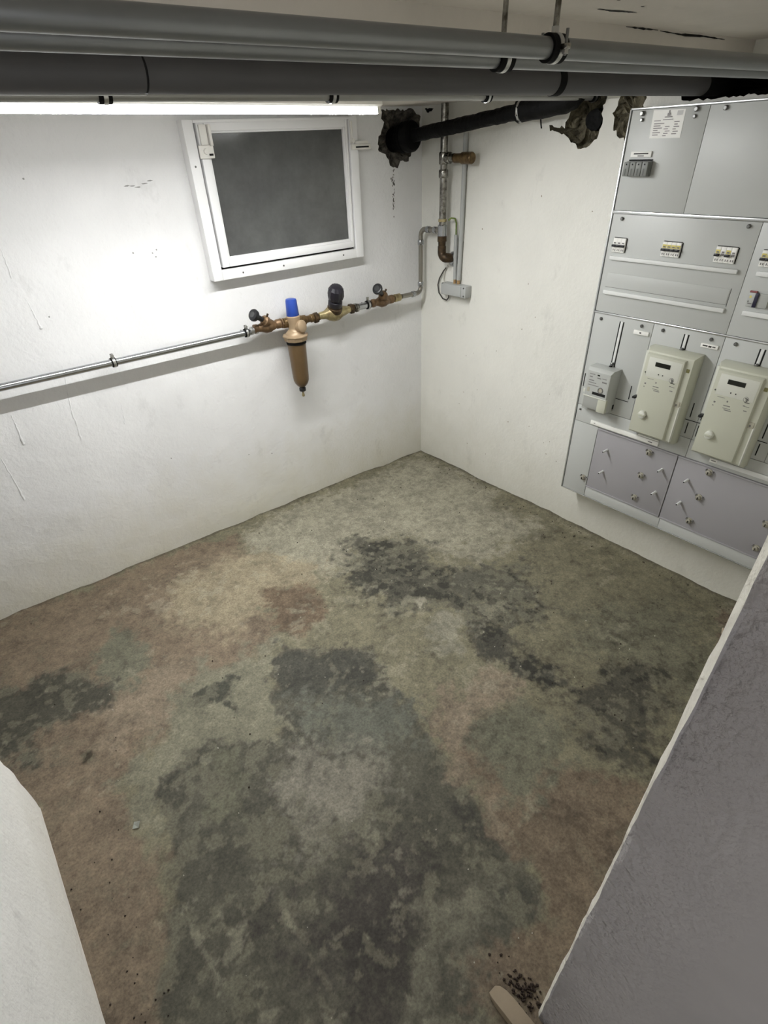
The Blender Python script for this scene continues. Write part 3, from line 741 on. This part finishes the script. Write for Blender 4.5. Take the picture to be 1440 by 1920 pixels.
tag(MB().tube([(-.010,-.232,1.200),(-.010,-.214,1.182),(-.010,-.204,1.155),(-.010,-.200,1.128),(-.012,-.214,1.108),(-.016,-.221,1.106)], .003, 8).make('cable', mat('white_cable', (206,204,196), .5), smooth=60), 'thin white cable inside the dark loop by the junction box', 'cable')

# ================================================================ WATER LINE ON THE LEFT WALL
YW = -.06
def clampon(x, z, label):
    t = thing('pipe_clamp', (x, 0, z), label, 'pipe clamp', 'clamps on the water pipe')
    MB().ring((x,YW,z),(1,0,0), .0145, .0195, .020, 24).make('rubber_lining', RUBBER, t)
    MB().ring((x,YW,z),(1,0,0), .019, .0212, .011, 24).make('band', ZINC, t)
    MB().box(x-.006,x+.006,YW-.004,YW+.004,z+.019,z+.036).make('ear', ZINC_D, t, .001)
    MB().cyl((x,YW-.012,z+.029),(x,YW+.010,z+.029), .0036, n=10).make('bolt', SCREW, t)
    MB().lathe([(0,.0075),(.006,.0075)], (x,YW-.013,z+.029), (0,1,0), 6).make('nut', ZINC, t)
    MB().cyl((x,YW+.018,z),(x,-.0005,z), .0045, n=10).make('wall_stud', ZINC_D, t)
MB_ = MB().cyl((-3.98,YW,1.050),(-1.172,YW,1.043), .0145, n=24)
tag(MB_.make('water_pipe', GALV, smooth=40), 'long straight silver water pipe along the left wall below the window', 'pipe')
clampon(-1.850, 1.0448, 'steel pipe clamp halfway along the straight silver water pipe')
clampon(-1.206, 1.0432, 'steel pipe clamp at the right end of the silver pipe, beside the valve')
def union(x0, x1, z, r, m, name='hex_union', n=6, lab='hexagon union joining two pieces of the water line'):
    return MB().lathe([(0,r*.92),(abs(x1-x0)*.15,r),(abs(x1-x0)*.85,r),(abs(x1-x0),r*.92)], (x0,YW,z), (1,0,0), n)
def stop_valve(x, z, lab, m, lean=(-.135,-.045,.085), sc=1.0):
    t = thing('stop_valve', (x,YW,z), lab, 'valve', 'slanted stop valves')
    MB().lathe([(-.080,.014),(-.076,.021),(-.060,.021),(-.055,.017),(-.038,.020),(-.015,.030),(.010,.030),(.030,.022),(.045,.018),(.050,.022),(.070,.022),(.075,.016)], (x,YW,z), (1,0,0), 20).make('body', m, t, smooth=40)
    L = Vector(lean); d = L.normalized(); p = Vector((x+.030,YW,z))
    MB().lathe([(-.01,.021),(.045,.021),(.047,.025),(.066,.025),(.070,.019),(.080,.016)], p, d, 18).make('bonnet', m, t, smooth=40)
    MB().lathe([(.078,.012),(.130,.0125)], p, d, 14).make('stem', BLACK, t)
    k = MB().lathe([(.122,.014),(.128,.026),(.140,.029),(.147,.026),(.149,.020)], p, d, 20).make('knob', BLACK, t, smooth=40)
    MB().lathe([(.1475,.015),(.1505,.013)], p, d, 18).make('knob_highlight', KNOBFACE, k)
    MB().cyl(p+d*.056+Vector((.006,-.01,.020)), p+d*.056+Vector((.012,-.014,.034)), .005, n=8).make('drain_screw', BRASS_D, t)
stop_valve(-1.085, 1.052, 'tan slanted stop valve with black knob, left of the blue-capped filter', RED_B)
tag(MB().lathe([(0,.0125),(.006,.018),(.016,.018),(.018,.0135),(.026,.0135),(.028,.019),(.040,.019),(.044,.014)], (-1.186,YW,1.0475), (1,0,0), 16).make('pipe_coupling', ZINC, smooth=30), 'shiny ribbed steel coupling where the silver pipe meets the left valve', 'fitting')

# filter
FX, FY = -.948, -.085
t = thing('water_filter', (FX,FY,1.05), 'brown water filter with a blue cap and hanging bowl', 'water filter')
MB().lathe([(-.052,.019),(-.05,.024),(-.028,.024),(-.022,.028),(.024,.028),(.03,.022),(.052,.022)], (FX,YW-.005,1.050), (1,0,0), 18).make('body', BRASS, t, smooth=40)
MB().lathe([(.980,.052),(.998,.050),(1.008,.040),(1.016,.030),(1.024,.028),(1.05,.034),(1.078,.036),(1.084,.030)], (FX,FY,0), (0,0,1), 24).make('head', GUNMETAL, t, smooth=40)
MB().lathe([(-.0,.026),(.02,.030),(.034,.030),(.040,.022)], (FX+.012,FY-.015,1.028), (.25,-.9,.2), 18).make('front_boss', GUNMETAL, t, smooth=40)
MB().lathe([(1.080,.0300),(1.084,.0325),(1.150,.0285),(1.158,.026),(1.160,.020)], (FX,FY,0), (0,0,1), 20).make('blue_cap', BLUE, t, smooth=40)
MB().lathe([(0,.056),(.003,.061),(.020,.063),(.022,.068),(.028,.068),(.031,.060)], (FX,FY,.962), (0,0,1), 10).make('flange_nut', GUNMETAL, t, .0015)
MB().lathe([(.948,.0515),(.968,.0535)], (FX,FY,0), (0,0,1), 28).make('seal_ring', RUBBER, t)
MB().lathe([(.720,.016),(.728,.026),(.742,.036),(.757,.0415),(.775,.043),(.92,.0475),(.950,.0485)], (FX,FY,0), (0,0,1), 28).make('bowl', BOWL, t, smooth=40)
MB().lathe([(.694,.012),(.698,.0185),(.712,.0185),(.716,.015),(.724,.017)], (FX,FY,0), (0,0,1), 16).make('drain_valve', BLACK, t)
MB().lathe([(.664,.004),(.668,.008),(.678,.008),(.682,.005),(.696,.006)], (FX,FY,0), (0,0,1), 12).make('drain_tip', BRASS_L, t)
tag(union(-1.0095,-1.0005,1.051,.025,RED_B).make('hex_union', RED_B, smooth=30), 'brown hexagon nut between left valve and filter', 'fitting')
tag(MB().lathe([(0,.018),(.004,.024),(.030,.024),(.033,.017),(.060,.0165),(.064,.020),(.080,.020),(.083,.015)], (-.896,YW,1.043), (1,0,0), 14).make('pipe_fitting', BRASS, smooth=30), 'stepped brass fitting right of the blue-capped filter', 'fitting')
tag(MB().lathe([(0,.020),(.004,.026),(.022,.026),(.026,.017),(.034,.017)], (-.812,YW,1.041), (1,0,0), 8).make('hex_union', BRASS_D, smooth=30), 'dark brass hexagon nut left of the pressure reducer', 'fitting')

# pressure reducer
t = thing('pressure_reducer', (-.685,YW,1.045), 'brass pressure reducer topped by a ribbed black adjusting knob', 'valve')
MB().lathe([(-.098,.015),(-.09,.017),(-.055,.021),(-.035,.032),(-.010,.041),(.020,.041),(.045,.030),(.085,.020),(.104,.016)], (-.685,YW-.004,1.046), (1,0,0), 24).make('body', BRASS_L, t, smooth=40)
d = Vector((-.06,-.36,.93)).normalized(); p = Vector((-.683,YW-.010,1.056))
MB().lathe([(0,.040),(.022,.040),(.024,.036),(.030,.036)], p, d, 22).make('collar', BRASS_D, t)
MB().lathe([(.028,.034),(.034,.038),(.056,.037),(.060,.030),(.066,.030)], p, d, 22).make('spring_housing', BLACK_S, t, smooth=40)
k = MB()
prof = [(.064,.033),(.070,.039),(.090,.044),(.118,.041),(.134,.030),(.139,.015)]
k.lathe(prof, p, d, 24)
k.v = [tuple(p + d*((Vector(v)-p).dot(d)) + ((Vector(v)-p) - d*((Vector(v)-p).dot(d)))*(1.0 if i % 2 else .93)) for i, v in enumerate(k.v)]
k.make('adjusting_knob', BLACK_S, t, smooth=20)
for x0, r, m, lab in ((-.580,.026,BRASS_D,'dark hexagon nut directly right of the pressure reducer'),(-.548,.0235,ZINC_D,'grey hexagon nut, second right of the pressure reducer')):
    tag(union(x0,x0+.026,1.046,r,m).make('hex_union', m, smooth=30), lab, 'fitting')
tag(MB().cyl((-.522,YW,1.046),(-.440,YW,1.047), .0165, n=18).make('pipe_nipple', GALV), 'short pale pipe piece between reducer and right valve', 'fitting')
t = thing('pipe_clamp', (-.452,0,1.047), 'steel pipe clamp left of the right stop valve', 'pipe clamp', 'clamps on the water pipe')
MB().ring((-.452,YW,1.047),(1,0,0), .0165, .0215, .022, 22).make('rubber_lining', RUBBER, t)
MB().ring((-.452,YW,1.047),(1,0,0), .021, .0232, .011, 22).make('band', ZINC, t)
MB().box(-.458,-.446,YW-.004,YW+.004,1.068,1.086).make('ear', ZINC_D, t, .001)
MB().cyl((-.452,YW+.021,1.047),(-.452,-.0005,1.047), .0045, n=10).make('wall_stud', ZINC_D, t)
stop_valve(-.345, 1.049, 'reddish slanted stop valve with black knob, right of the pressure reducer', RED_B, (-.125,-.06,.095))
tag(MB().lathe([(0,.016),(.004,.021),(.040,.020),(.048,.014)], (-.262,YW,1.050), (1,0,0), 16).make('pipe_coupling', BRASS_L, smooth=30), 'yellow brass coupling between right valve and bent corner pipe', 'fitting')

# ================================================================ METER CABINET ON THE RIGHT WALL
XP = -.110                                  # face of the panels
Y0, Y1, ZB, ZT = -1.258, -2.36, .268, 1.814
cb = thing('meter_cabinet', (0,-1.81,ZB), 'large flat grey meter cabinet filling the right wall', 'meter cabinet')
def C(name, m, y0, y1, z0, z1, d0, d1, par=cb, bev=.0008):
    return bx(name, m, par, (XP-d1, XP-d0, min(y0,y1), max(y0,y1), z0, z1), bev)
bx('body', CAB_S, cb, (XP+.008, -.001, Y1, Y0-.004, ZB+.004, ZT-.004), .002)
C('edge_profile', ALU, Y0, Y0-.0055, ZB, ZT, -.10, .003, bev=.0012)
C('top_profile', ALU, Y0, Y1, ZT-.006, ZT, -.10, .003, bev=.0012)
C('bottom_profile', ALU, Y0, Y1, ZB, ZB+.005, -.10, .003, bev=.0012)
C('cross_profile', ALU, Y0-.006, Y1, 1.496, 1.506, -.002, .0035, bev=.0015)
C('cross_profile', ALU, Y0-.006, Y1, 1.134, 1.141, -.002, .003, bev=.0015)
def panels(ys, z0, z1, m=CAB, name='panel'):
    for a, b in zip(ys[:-1], ys[1:]): C(name, m, a-.0009, b+.0009, z0, z1, -.009, 0.0)
panels([-1.2665,-1.549,-2.08,Y1], 1.507, 1.807)
panels([-1.2665,-1.827,Y1], 1.142, 1.495)
panels([-1.2665,-1.5445,-1.829,-2.115,Y1], .7265, 1.133)
panels([-1.2665,-1.827,Y1], .645, .7245)
C('panel', CAB, -1.2665, -1.398, ZB+.006, .6435, -.009, 0)
panels([-1.400,-1.7985], .326, .6425, CAB_L, 'plastic_cover'); panels([-1.7995,Y1], .326, .6425, CAB_L, 'plastic_cover')
panels([-1.400,-1.806,Y1], ZB+.006, .324)
# raised rims of the covers
for a, b in ((-1.400,-1.797),(-1.801,Y1)):
    C('cover_rim', CAB_L, a, b, .635, .6425, 0, .004); C('cover_rim', CAB_L, a, b, .326, .333, 0, .004)
C('cover_rim', CAB_L, -1.792, -1.797, .333, .635, 0, .003)
def bolt(y, z, r=.0062, h=.006):
    MB().lathe([(0,r),(h*.7,r),(h,r*.7)], (XP,y,z), (-1,0,0), 12).make('bolt', SCREW, cb)
for y, z, r, h in ((-1.310,1.797,.0075,.012),(-1.312,1.779,.0055,.009),(-1.507,1.799,.0075,.012),(-1.505,1.780,.0055,.009),(-1.602,1.797,.007,.010),
                (-1.310,1.481,.0065,.008),(-1.787,1.482,.0065,.008),
                (-1.303,1.114,.0065,.007),(-1.495,1.116,.0065,.007),(-1.588,1.116,.0065,.007),(-1.782,1.117,.0065,.007),(-1.872,1.117,.0065,.007),
                (-1.286,.703,.005,.006),(-1.757,.690,.005,.006),(-1.868,.702,.004,.004)): bolt(y, z, r, h)
def print_bars(par, m, rows, d0, d1=None, name='print'):
    mb = MB(); d1 = d1 or d0+.0003
    for (a, b, z, h) in rows: mb.box(XP-d1, XP-d0, b, a, z-h/2, z+h/2)
    return mb.make(name, m, par, smooth=0)
# long label strips
for (y0, y1, z0, z1) in ((-1.292,-1.799,1.340,1.353),(-1.292,-1.795,1.213,1.227),(-1.862,-2.3,1.342,1.356),(-1.860,-2.3,1.216,1.231)):
    C('label_strip', STRIPM, y0, y1, z0, z1, 0, .011, bev=.001)
C('cover_slot', GASKET, -1.7945, -1.7965, 1.232, 1.293, -.002, .0006)
C('cover_slot', PRINT, -1.292, -1.794, 1.2375, 1.2388, -.002, .0005)
C('cover_lip', CAB, -1.292, -1.792, 1.2395, 1.290, 0, .0018)
s3 = C('label_strip', STRIPW, -1.357, -1.702, .652, .671, 0, .008, bev=.001)
print_bars(s3, PRINT, [(-1.375,-1.383,.661,.003),(-1.655,-1.675,.661,.004)], .008)
s4 = C('label_strip', STRIPM, -1.926, -2.3, .662, .681, 0, .008, bev=.001)
p4 = C('label_plate', STRIPW, -1.928, -1.958, .664, .680, .008, .0095, bev=.0005)
print_bars(p4, PRINT, [(-1.934,-1.953,.672,.004)], .0095)
C('label_strip', STRIPW, -1.600, -1.700, .672, .678, 0, .004, bev=.0005)
# engraved name plates
def plate(y0, y1, z0, z1, rows, m=PRINT_D):
    p = C('name_plate', STRIPW, y0, y1, z0, z1, 0, .006, bev=.0008)
    print_bars(p, m, rows, .006)
plate(-1.296,-1.378,1.672,1.6895, [(-1.308,-1.366,1.683,.0042),(-1.325,-1.350,1.6765,.0025)])
plate(-1.467,-1.534,1.082,1.0975, [(-1.494,-1.502,1.090,.005)])
plate(-1.751,-1.817,1.085,1.0995, [(-1.759,-1.778,1.0925,.005),(-1.781,-1.793,1.0918,.006),(-1.796,-1.808,1.0925,.004)])
# pins and sealing knobs on the covers
for y, z in ((-1.470,.553),(-1.473,.440),(-1.748,.556),(-1.750,.441),(-1.869,.552),(-1.870,.441)):
    p = MB().lathe([(0,.0058),(.034,.0050),(.036,.004)], (XP,y,z), (-1,0,0), 12).make('cover_pin', STRIPM, cb)
    MB().lathe([(0,.0034),(.0012,.0034)], (XP-.0355,y,z), (-1,0,0), 8).make('pin_hole', GASKET, p)
for y, z in ((-1.377,.369),(-1.672,.611),(-1.665,.493),(-1.663,.375),(-1.941,.616),(-1.937,.494),(-1.932,.372),(-2.213,.490),(-2.216,.374)):
    k = MB().lathe([(0,.0145),(.004,.0145),(.005,.0105),(.014,.0100),(.016,.007)], (XP,y,z), (-1,0,0), 16).make('sealing_screw', SEALK, cb)
    MB().box(XP-.020,XP-.014,y-.001,y+.001,z-.006,z+.006).make('screw_slot', GASKET, k)
    MB().lathe([(0,.0035),(.012,.003)], (XP,y-.015,z+.006), (-1,0,0), 8).make('seal_eye', PRINT, k)
    MB().lathe([(0,.0035),(.012,.003)], (XP,y+.013,z+.009), (-1,0,0), 8).make('seal_eye', PRINT, k)
# meter rails: two dark slots with a bright bar between
for y, z0 in ((-1.403,.927),(-1.6855,1.045),(-1.967,1.045)):
    C('rail_slot', GASKET, y+.0105, y+.0055, z0, 1.117, -.001, .0006, bev=0)
    C('rail_slot', GASKET, y-.0065, y-.0115, z0, 1.117, -.001, .0006, bev=0)
    r = C('rail_bar', STRIPM, y+.005, y-.006, z0, 1.117, 0, .002)
    MB().lathe([(0,.007),(.01,.007),(.012,.004)], (XP-.002,y,z0+.016), (-1,0,0), 10).make('rail_screw', SCREW, r)
    C('rail_foot', GASKET, y+.010, y-.001, z0-.002, z0+.008, .001, .012, par=r)
# black slots left and right of the meters and the rail line
for y in (-1.2765,-1.514,-1.7945,-1.840,-2.077):
    C('panel_slot', GASKET, y+.0022, y-.0022, .812, .872, -.001, .0006, bev=0)
    if y < -1.6: C('panel_slot', GASKET, y+.0022, y-.0022, .742, .790, -.001, .0006, bev=0)
for a, b in ((-1.452,-1.515),(-1.775,-1.842),(-2.055,-2.10)):
    C('panel_groove', GASKET, a, b, .7985, .8015, -.001, .0006, bev=0)
    C('panel_ridge', CAB, a, b, .8025, .806, 0, .002)

# ---- notice
t = thing('paper_notice', (XP,-1.41,1.76), 'white printed paper notice on the upper left cabinet panel', 'notice')
o = MB().add([(XP-.0008,-1.350,1.8035),(XP-.0008,-1.4675,1.8015),(XP-.0012,-1.4695,1.7245),(XP-.0014,-1.3535,1.7255)], [(0,1,2,3)]).make('sheet', STRIPW, t, smooth=0)
rows = [(-1.405,-1.417,1.7895,.0085),(-1.4085,-1.4135,1.797,.008),(-1.397,-1.425,1.783,.0028),(-1.360,-1.385,1.774,.002),(-1.392,-1.43,1.776,.0022)]
for i, (a, b) in enumerate(((-1.362,-1.40),(-1.362,-1.388),(-1.362,-1.395),(-1.363,-1.380),(-1.362,-1.391),(-1.363,-1.384))): rows.append((a, b, 1.766-.0062*i, .0026))
for i, (a, b) in enumerate(((-1.405,-1.422),(-1.402,-1.418),(-1.408,-1.426),(-1.404,-1.420),(-1.402,-1.415))): rows.append((a, b, 1.757-.0062*i, .0024))
for i, (a, b) in enumerate(((-1.436,-1.455),(-1.438,-1.450),(-1.437,-1.457),(-1.435,-1.447),(-1.437,-1.456),(-1.434,-1.452))): rows.append((a, b, 1.769-.0065*i, .0028))
mb = MB()
for (a, b, z, h) in rows: mb.box(XP-.0018, XP-.0015, b, a, z-h/2, z+h/2)
mb.make('print', mat('paper_print', (150,146,146), .7), t, smooth=0)
MB().box(XP-.0018, XP-.0015, -1.460, -1.440, 1.786, 1.7985).make('grey_field', mat('paper_field', (204,204,202), .7), t, smooth=0)

# ---- fuse block and breakers
t = thing('fuse_block', (XP,-1.338,1.636), 'grey four-pole fuse block below the upper name plate', 'fuse block')
C('base', FUSE, -1.289, -1.388, 1.616, 1.661, .0005, .012, par=t)
C('top_slot', GASKET, -1.292, -1.386, 1.662, 1.666, 0, .004, par=t)
for k in range(4):
    y = -1.290-.0245*k
    h = C('fuse_holder', FUSE, y-.0006, y-.0240, 1.617, 1.660, .012, .030, par=t, bev=.002)
    MB().lathe([(0,.0028),(.0008,.0028)], (XP-.0298,y-.0115,1.6525), (-1,0,0), 10).make('inspection_hole', GASKET, h)
    C('grip_recess', mat('fuse_dark', (92,94,90), .6) if k == 0 else bpy.data.materials['fuse_dark'], y-.008, y-.014, 1.620, 1.640, .0298, .0304, par=h, bev=0)

def breaker(y0, z0, z1, poles, kind, label, group=None):
    wd = .018
    t = thing('circuit_breaker', (XP,y0-wd*poles/2,(z0+z1)/2), label, 'circuit breaker', group)
    zm = z0+(z1-z0)*.40
    for k in range(poles):
        a = y0-wd*k-.0003; b = y0-wd*(k+1)+.0003
        mod = C('pole', STRIPW, a, b, z0, z1, -.002, .008, par=t, bev=.0008)
        blk = kind != 'mixed' or k in (0, 2)
        if blk:
            C('toggle', BLACK, a-.0004, b+.0004, zm, zm+.0075, .008, .017, par=mod, bev=.0006)
        else:
            C('socket', PRINT, a-.003, b+.003, zm+.001, zm+.009, .008, .0088, par=mod, bev=0)
        if kind == 'yellow' or (kind == 'mixed' and k in (0, 2)):
            C('yellow_marking', YELLOW, a-.001, b+.001, zm+.0085, zm+.020, .0078, .0085, par=mod, bev=0)
        C('window', PRINT, a-.004, b+.004, zm+.0105, zm+.015, .0082, .0088, par=mod, bev=0)
        for q in (.25, .65):
            C('print', PRINT, a-.018*q, a-.018*q-.0035, z0+.005, z0+.0115, .0078, .0084, par=mod, bev=0)
        C('top_edge', PRINT_D, a, b, z1, z1+.0022, 0, .003, par=mod, bev=0)
    C('side_shadow_gap', GASKET, y0-wd*poles-.0002, y0-wd*poles-.0035, z0, z1, -.002, .0007, par=t, bev=0)
    return t
breaker(-1.294, 1.367, 1.416, 3, 'plain', 'white three-pole breaker at the left end of the breaker row')
breaker(-1.5035, 1.370, 1.418, 4, 'yellow', 'four-pole breaker with yellow markings in the middle of the breaker row')
breaker(-1.7045, 1.369, 1.418, 4, 'mixed', 'breaker pair with two yellow marks, just left of the panel seam')
breaker(-1.8585, 1.370, 1.418, 4, 'yellow', 'breaker right of the panel seam, cut by the frame edge')
t = thing('residual_breaker', (XP,-1.90,1.268), 'breaker with red top strip and navy lever at the right frame edge', 'circuit breaker')
C('body', METER_G, -1.8610, -1.9290, 1.246, 1.290, -.002, .008, par=t)
C('red_strip', REDM, -1.8615, -1.885, 1.2905, 1.2955, 0, .007, par=t, bev=0)
C('navy_toggle', NAVY, -1.884, -1.896, 1.246, 1.291, .008, .013, par=t)
C('yellow_marking', YELLOW, -1.866, -1.873, 1.274, 1.281, .0078, .0085, par=t, bev=0)
print_bars(t, PRINT, [(-1.864,-1.868,1.262,.005),(-1.866,-1.880,1.256,.003)], .0078, .0085)

# ---- meters
t = thing('electricity_meter', (XP,-1.39,.73), 'smallest of the meters, narrow grey meter with round disc window, leftmost', 'meter')
def rect(y0, y1, z0, z1, d): return [(XP-d,y0,z0),(XP-d,y1,z0),(XP-d,y1,z1),(XP-d,y0,z1)]
MB().loft([rect(-1.322,-1.452,.742,.930,0), rect(-1.324,-1.452,.744,.930,.056), rect(-1.334,-1.447,.806,.918,.072), rect(-1.336,-1.445,.810,.914,.072)]).make('housing', METER_G, t, .0015)
f = C('face', METER_G, -1.338, -1.443, .812, .912, .072, .0728, par=t, bev=0)
print_bars(f, PRINT, [(-1.345,-1.372,.905,.003),(-1.346,-1.362,.893,.004),(-1.385,-1.405,.893,.004),(-1.410,-1.432,.895,.003),(-1.346,-1.372,.878,.004),(-1.412,-1.436,.880,.006),(-1.346,-1.385,.868,.003),(-1.346,-1.400,.857,.003)], .0728)
C('display', LCD, -1.384, -1.396, .902, .908, .0726, .0734, par=f, bev=0)
C('register', METER_S, -1.345, -1.358, .826, .846, .0726, .0740, par=f)
C('dark_window', GASKET, -1.374, -1.440, .818, .830, .0726, .0736, par=f, bev=0)
MB().ring((XP-.0745,-1.412,.843), (1,0,0), .009, .013, .003, 20).make('disc_ring', PRINT, f)
MB().lathe([(0,.009),(.001,.009)], (XP-.0730,-1.412,.843), (-1,0,0), 18).make('disc_window', METER_S, f)
C('terminal_cover', METER, -1.408, -1.451, .744, .803, .050, .071, par=t, bev=.002)
C('terminal_ledge', METER_W, -1.330, -1.450, .803, .8075, .050, .074, par=t)
C('terminal_base', METER_G, -1.302, -1.408, .722, .800, 0, .024, par=t, bev=.002)
C('seal', BLACK, -1.377, -1.385, .772, .780, .024, .045, par=t)
C('side_lug', METER_W, -1.288, -1.300, .792, .810, 0, .012, par=t)
C('side_slot', GASKET, -1.4515, -1.4535, .752, .772, .004, .014, par=t, bev=0)

def big_meter(dy, label, sealround):
    t = thing('electricity_meter', (XP,-1.67+dy,.70), label, 'meter', 'large cream meters')
    R = lambda y0, y1, z0, z1, d: rect(y0+dy, y1+dy, z0, z1, d)
    MB().loft([R(-1.568,-1.778,.694,1.060,0), R(-1.570,-1.780,.698,1.060,.040), R(-1.5835,-1.772,.712,1.050,.062), R(-1.5880,-1.772,.715,1.043,.064)]).make('housing', METER, t, .0015)
    MB().loft([R(-1.5835,-1.747,.716,1.045,.060), R(-1.5865,-1.7435,.719,1.040,.0760)]).make('front_plate', METER, t, .0015)
    def K(name, m, y0, y1, z0, z1, d0, d1, par=t, bev=.0006): return C(name, m, y0+dy, y1+dy, z0, z1, d0, d1, par, bev)
    K('side_flange', METER_W, -1.566, -1.5835, .86, 1.045, .020, .050, bev=.002)
    lab = K('rating_plate', METER_W, -1.600, -1.737, .955, 1.032, .0760, .0768)
    K('display', LCD, -1.631, -1.694, 1.000, 1.017, .0768, .0776, par=lab, bev=0)
    for y in (-1.654, -1.672): 
        MB().lathe([(0,.0024),(.001,.0024)], (XP-.0768,y+dy,.9715), (-1,0,0), 10).make('led', GASKET, lab)
    MB().ring((XP-.0770,-1.712+dy,.962), (1,0,0), .0085, .0095, .0008, 20).make('stamp_ring', PRINT, lab)
    mb = MB()
    for (a, b, z, h) in ((-1.708,-1.718,.965,.0025),(-1.711,-1.721,.961,.003),(-1.712,-1.718,.957,.0025),(-1.710,-1.728,.951,.002)):
        mb.box(XP-.0772,XP-.0768,b+dy,a+dy,z-h/2,z+h/2)
    mb.make('stamp_print', PRINT_D, lab, smooth=0)
    mb = MB()
    for (a, b, z, h) in ((-1.612,-1.640,.948,.0015),(-1.605,-1.612,.926,.006),(-1.650,-1.655,.938,.006),(-1.643,-1.668,.922,.003),(-1.643,-1.672,.912,.002),(-1.650,-1.676,.906,.003),(-1.709,-1.717,.938,.003),(-1.718,-1.732,.937,.0015),(-1.716,-1.728,.921,.003),(-1.604,-1.609,.913,.003),(-1.610,-1.640,.986,.001),(-1.660,-1.730,.985,.001),(-1.700,-1.720,1.029,.002)):
        mb.box(XP-.0766,XP-.0758,b+dy,a+dy,z-h/2,z+h/2)
    mb.make('face_print', PRINT, t, smooth=0)
    K('optical_window', OLIVE, -1.752, -1.765, 1.000, 1.014, .063, .0652)
    K('side_latch', METER_S, -1.746, -1.766, .862, .884, .060, .068, bev=.001)
    MB().lathe([(0,.004),(.003,.003)], (XP-.067,-1.754+dy,.871), (-1,0,0), 10).make('latch_screw', SCREW, t)
    K('side_rib', METER_W, -1.768, -1.773, .716, .866, .058, .074, bev=.0012)
    k = MB()
    if sealround: k.lathe([(0,.0175),(.010,.0165),(.013,.013)], (XP-.076,-1.632+dy,.800), (-1,0,0), 20)
    else: k.lathe([(0,.0185),(.012,.0175),(.014,.013)], (XP-.076,-1.632+dy,.800), (-1,0,0), 6)
    k = k.make('terminal_screw', METER_W, t, .0005)
    MB().box(XP-.094,XP-.088,-1.646+dy,-1.618+dy,.797,.803).make('screw_bar', METER, k, .001)
    K('seal', BLACK, -1.567, -1.581, .853, .862, .050, .078, bev=.001)
    K('port', LCD, -1.5665, -1.569, .955, .972, .030, .044, bev=0)
    K('port', LCD, -1.5660, -1.569, .915, .940, .030, .036, bev=0)
    MB().lathe([(0,.003),(.002,.0025)], (XP-.0768,-1.597+dy,.970), (-1,0,0), 8).make('plate_screw', SCREW, lab)
    return t
big_meter(0.0, 'large cream three-phase meter in the middle, with a hexagonal sealing screw', False)
big_meter(-.2865, 'large cream three-phase meter at the right frame edge, with a round sealing screw', True)

# ================================================================ SMALL THINGS ON THE FLOOR
t = thing('wooden_batten', (-1.978,-2.66,0), 'dusty wooden batten lying at the foot of the shaded wall corner', 'wood')
mb = MB()
loops = []
for y, sx, zt in ((-2.512,.55,.012),(-2.522,.80,.026),(-2.540,.96,.037),(-2.57,1,.041),(-2.66,1,.041),(-2.86,1,.041)):
    h = .0215*sx; loops.append([(-1.979-h,y,.003),(-1.979+h,y,.003),(-1.979+h,y,zt),(-1.979-h,y,zt)])
mb.loft(loops).make('batten', WOOD, t, .002)
rnd = random.Random(5)
def crumbs(name, m, pts, r0, r1, seed):
    rnd = random.Random(seed); mb = MB()
    for (x, y) in pts:
        r = rnd.uniform(r0, r1); n = 5
        lo = [(x+math.cos(2*math.pi*k/n+1)*r*rnd.uniform(.6,1.2), y+math.sin(2*math.pi*k/n+1)*r*rnd.uniform(.6,1.2), .0015) for k in range(n)]
        hi = [(x+(p[0]-x)*.5, y+(p[1]-y)*.5, .004+r*.7) for p in lo]
        mb.loft([lo, hi])
    o = mb.make(name, m, smooth=0)
    return tag(o, kind='stuff')
pts = [(rnd.gauss(-1.912,.013), rnd.gauss(-2.572,.022)) for _ in range(90)] + [(rnd.gauss(-1.93,.03), rnd.gauss(-2.54,.04)) for _ in range(25)]
tag(crumbs('crumbs', CRUMB, [p for p in pts if p[0] > -1.953 or p[1] > -2.50], .002, .0055, 1), 'dark brown crumbs piled beside the wooden batten', 'debris')
pts = []
for k in range(70):
    s = rnd.random(); 
    pts.append((-.03-abs(rnd.gauss(0,.05)), -.05-s*2.2))
for k in range(70): pts.append((rnd.uniform(-1.2,-.1), rnd.uniform(-2.3,-.2)))
for k in range(40): pts.append((rnd.gauss(-2.70,.06), rnd.uniform(-2.3,-1.25)))
for k in range(30): pts.append((rnd.uniform(-2.7,-1.2), rnd.uniform(-1.6,-.1)))
tag(crumbs('grit', CRUMB, pts, .0010, .0038, 2), 'scattered dark grit over the floor', 'debris')
tag(crumbs('grit', CRUMB_W, [(rnd.uniform(-2.7,-.4), rnd.uniform(-2.5,-.3)) for k in range(70)], .0012, .0032, 3), 'scattered pale specks over the floor', 'debris')
mb = MB(); mb.add([(-2.575,-1.468,.004),(-2.556,-1.478,.006),(-2.545,-1.462,.012),(-2.562,-1.449,.007),(-2.566,-1.462,.013)], [(0,1,4),(1,2,4),(2,3,4),(3,0,4)])
tag(mb.make('foil_scrap', FOIL, smooth=0), 'tiny crumpled silver foil scrap on the brown floor at left', 'scrap')
tag(MB().tube([(-.214,-2.257,.006),(-.243,-2.268,.007),(-.272,-2.283,.007),(-.297,-2.292,.007),(-.318,-2.308,.008),(-.336,-2.326,.007),(-.350,-2.345,.006)], .0045, 8).make('string_bit', STRING, smooth=60), 'pale curved bit of string on the brown floor at right', 'scrap')
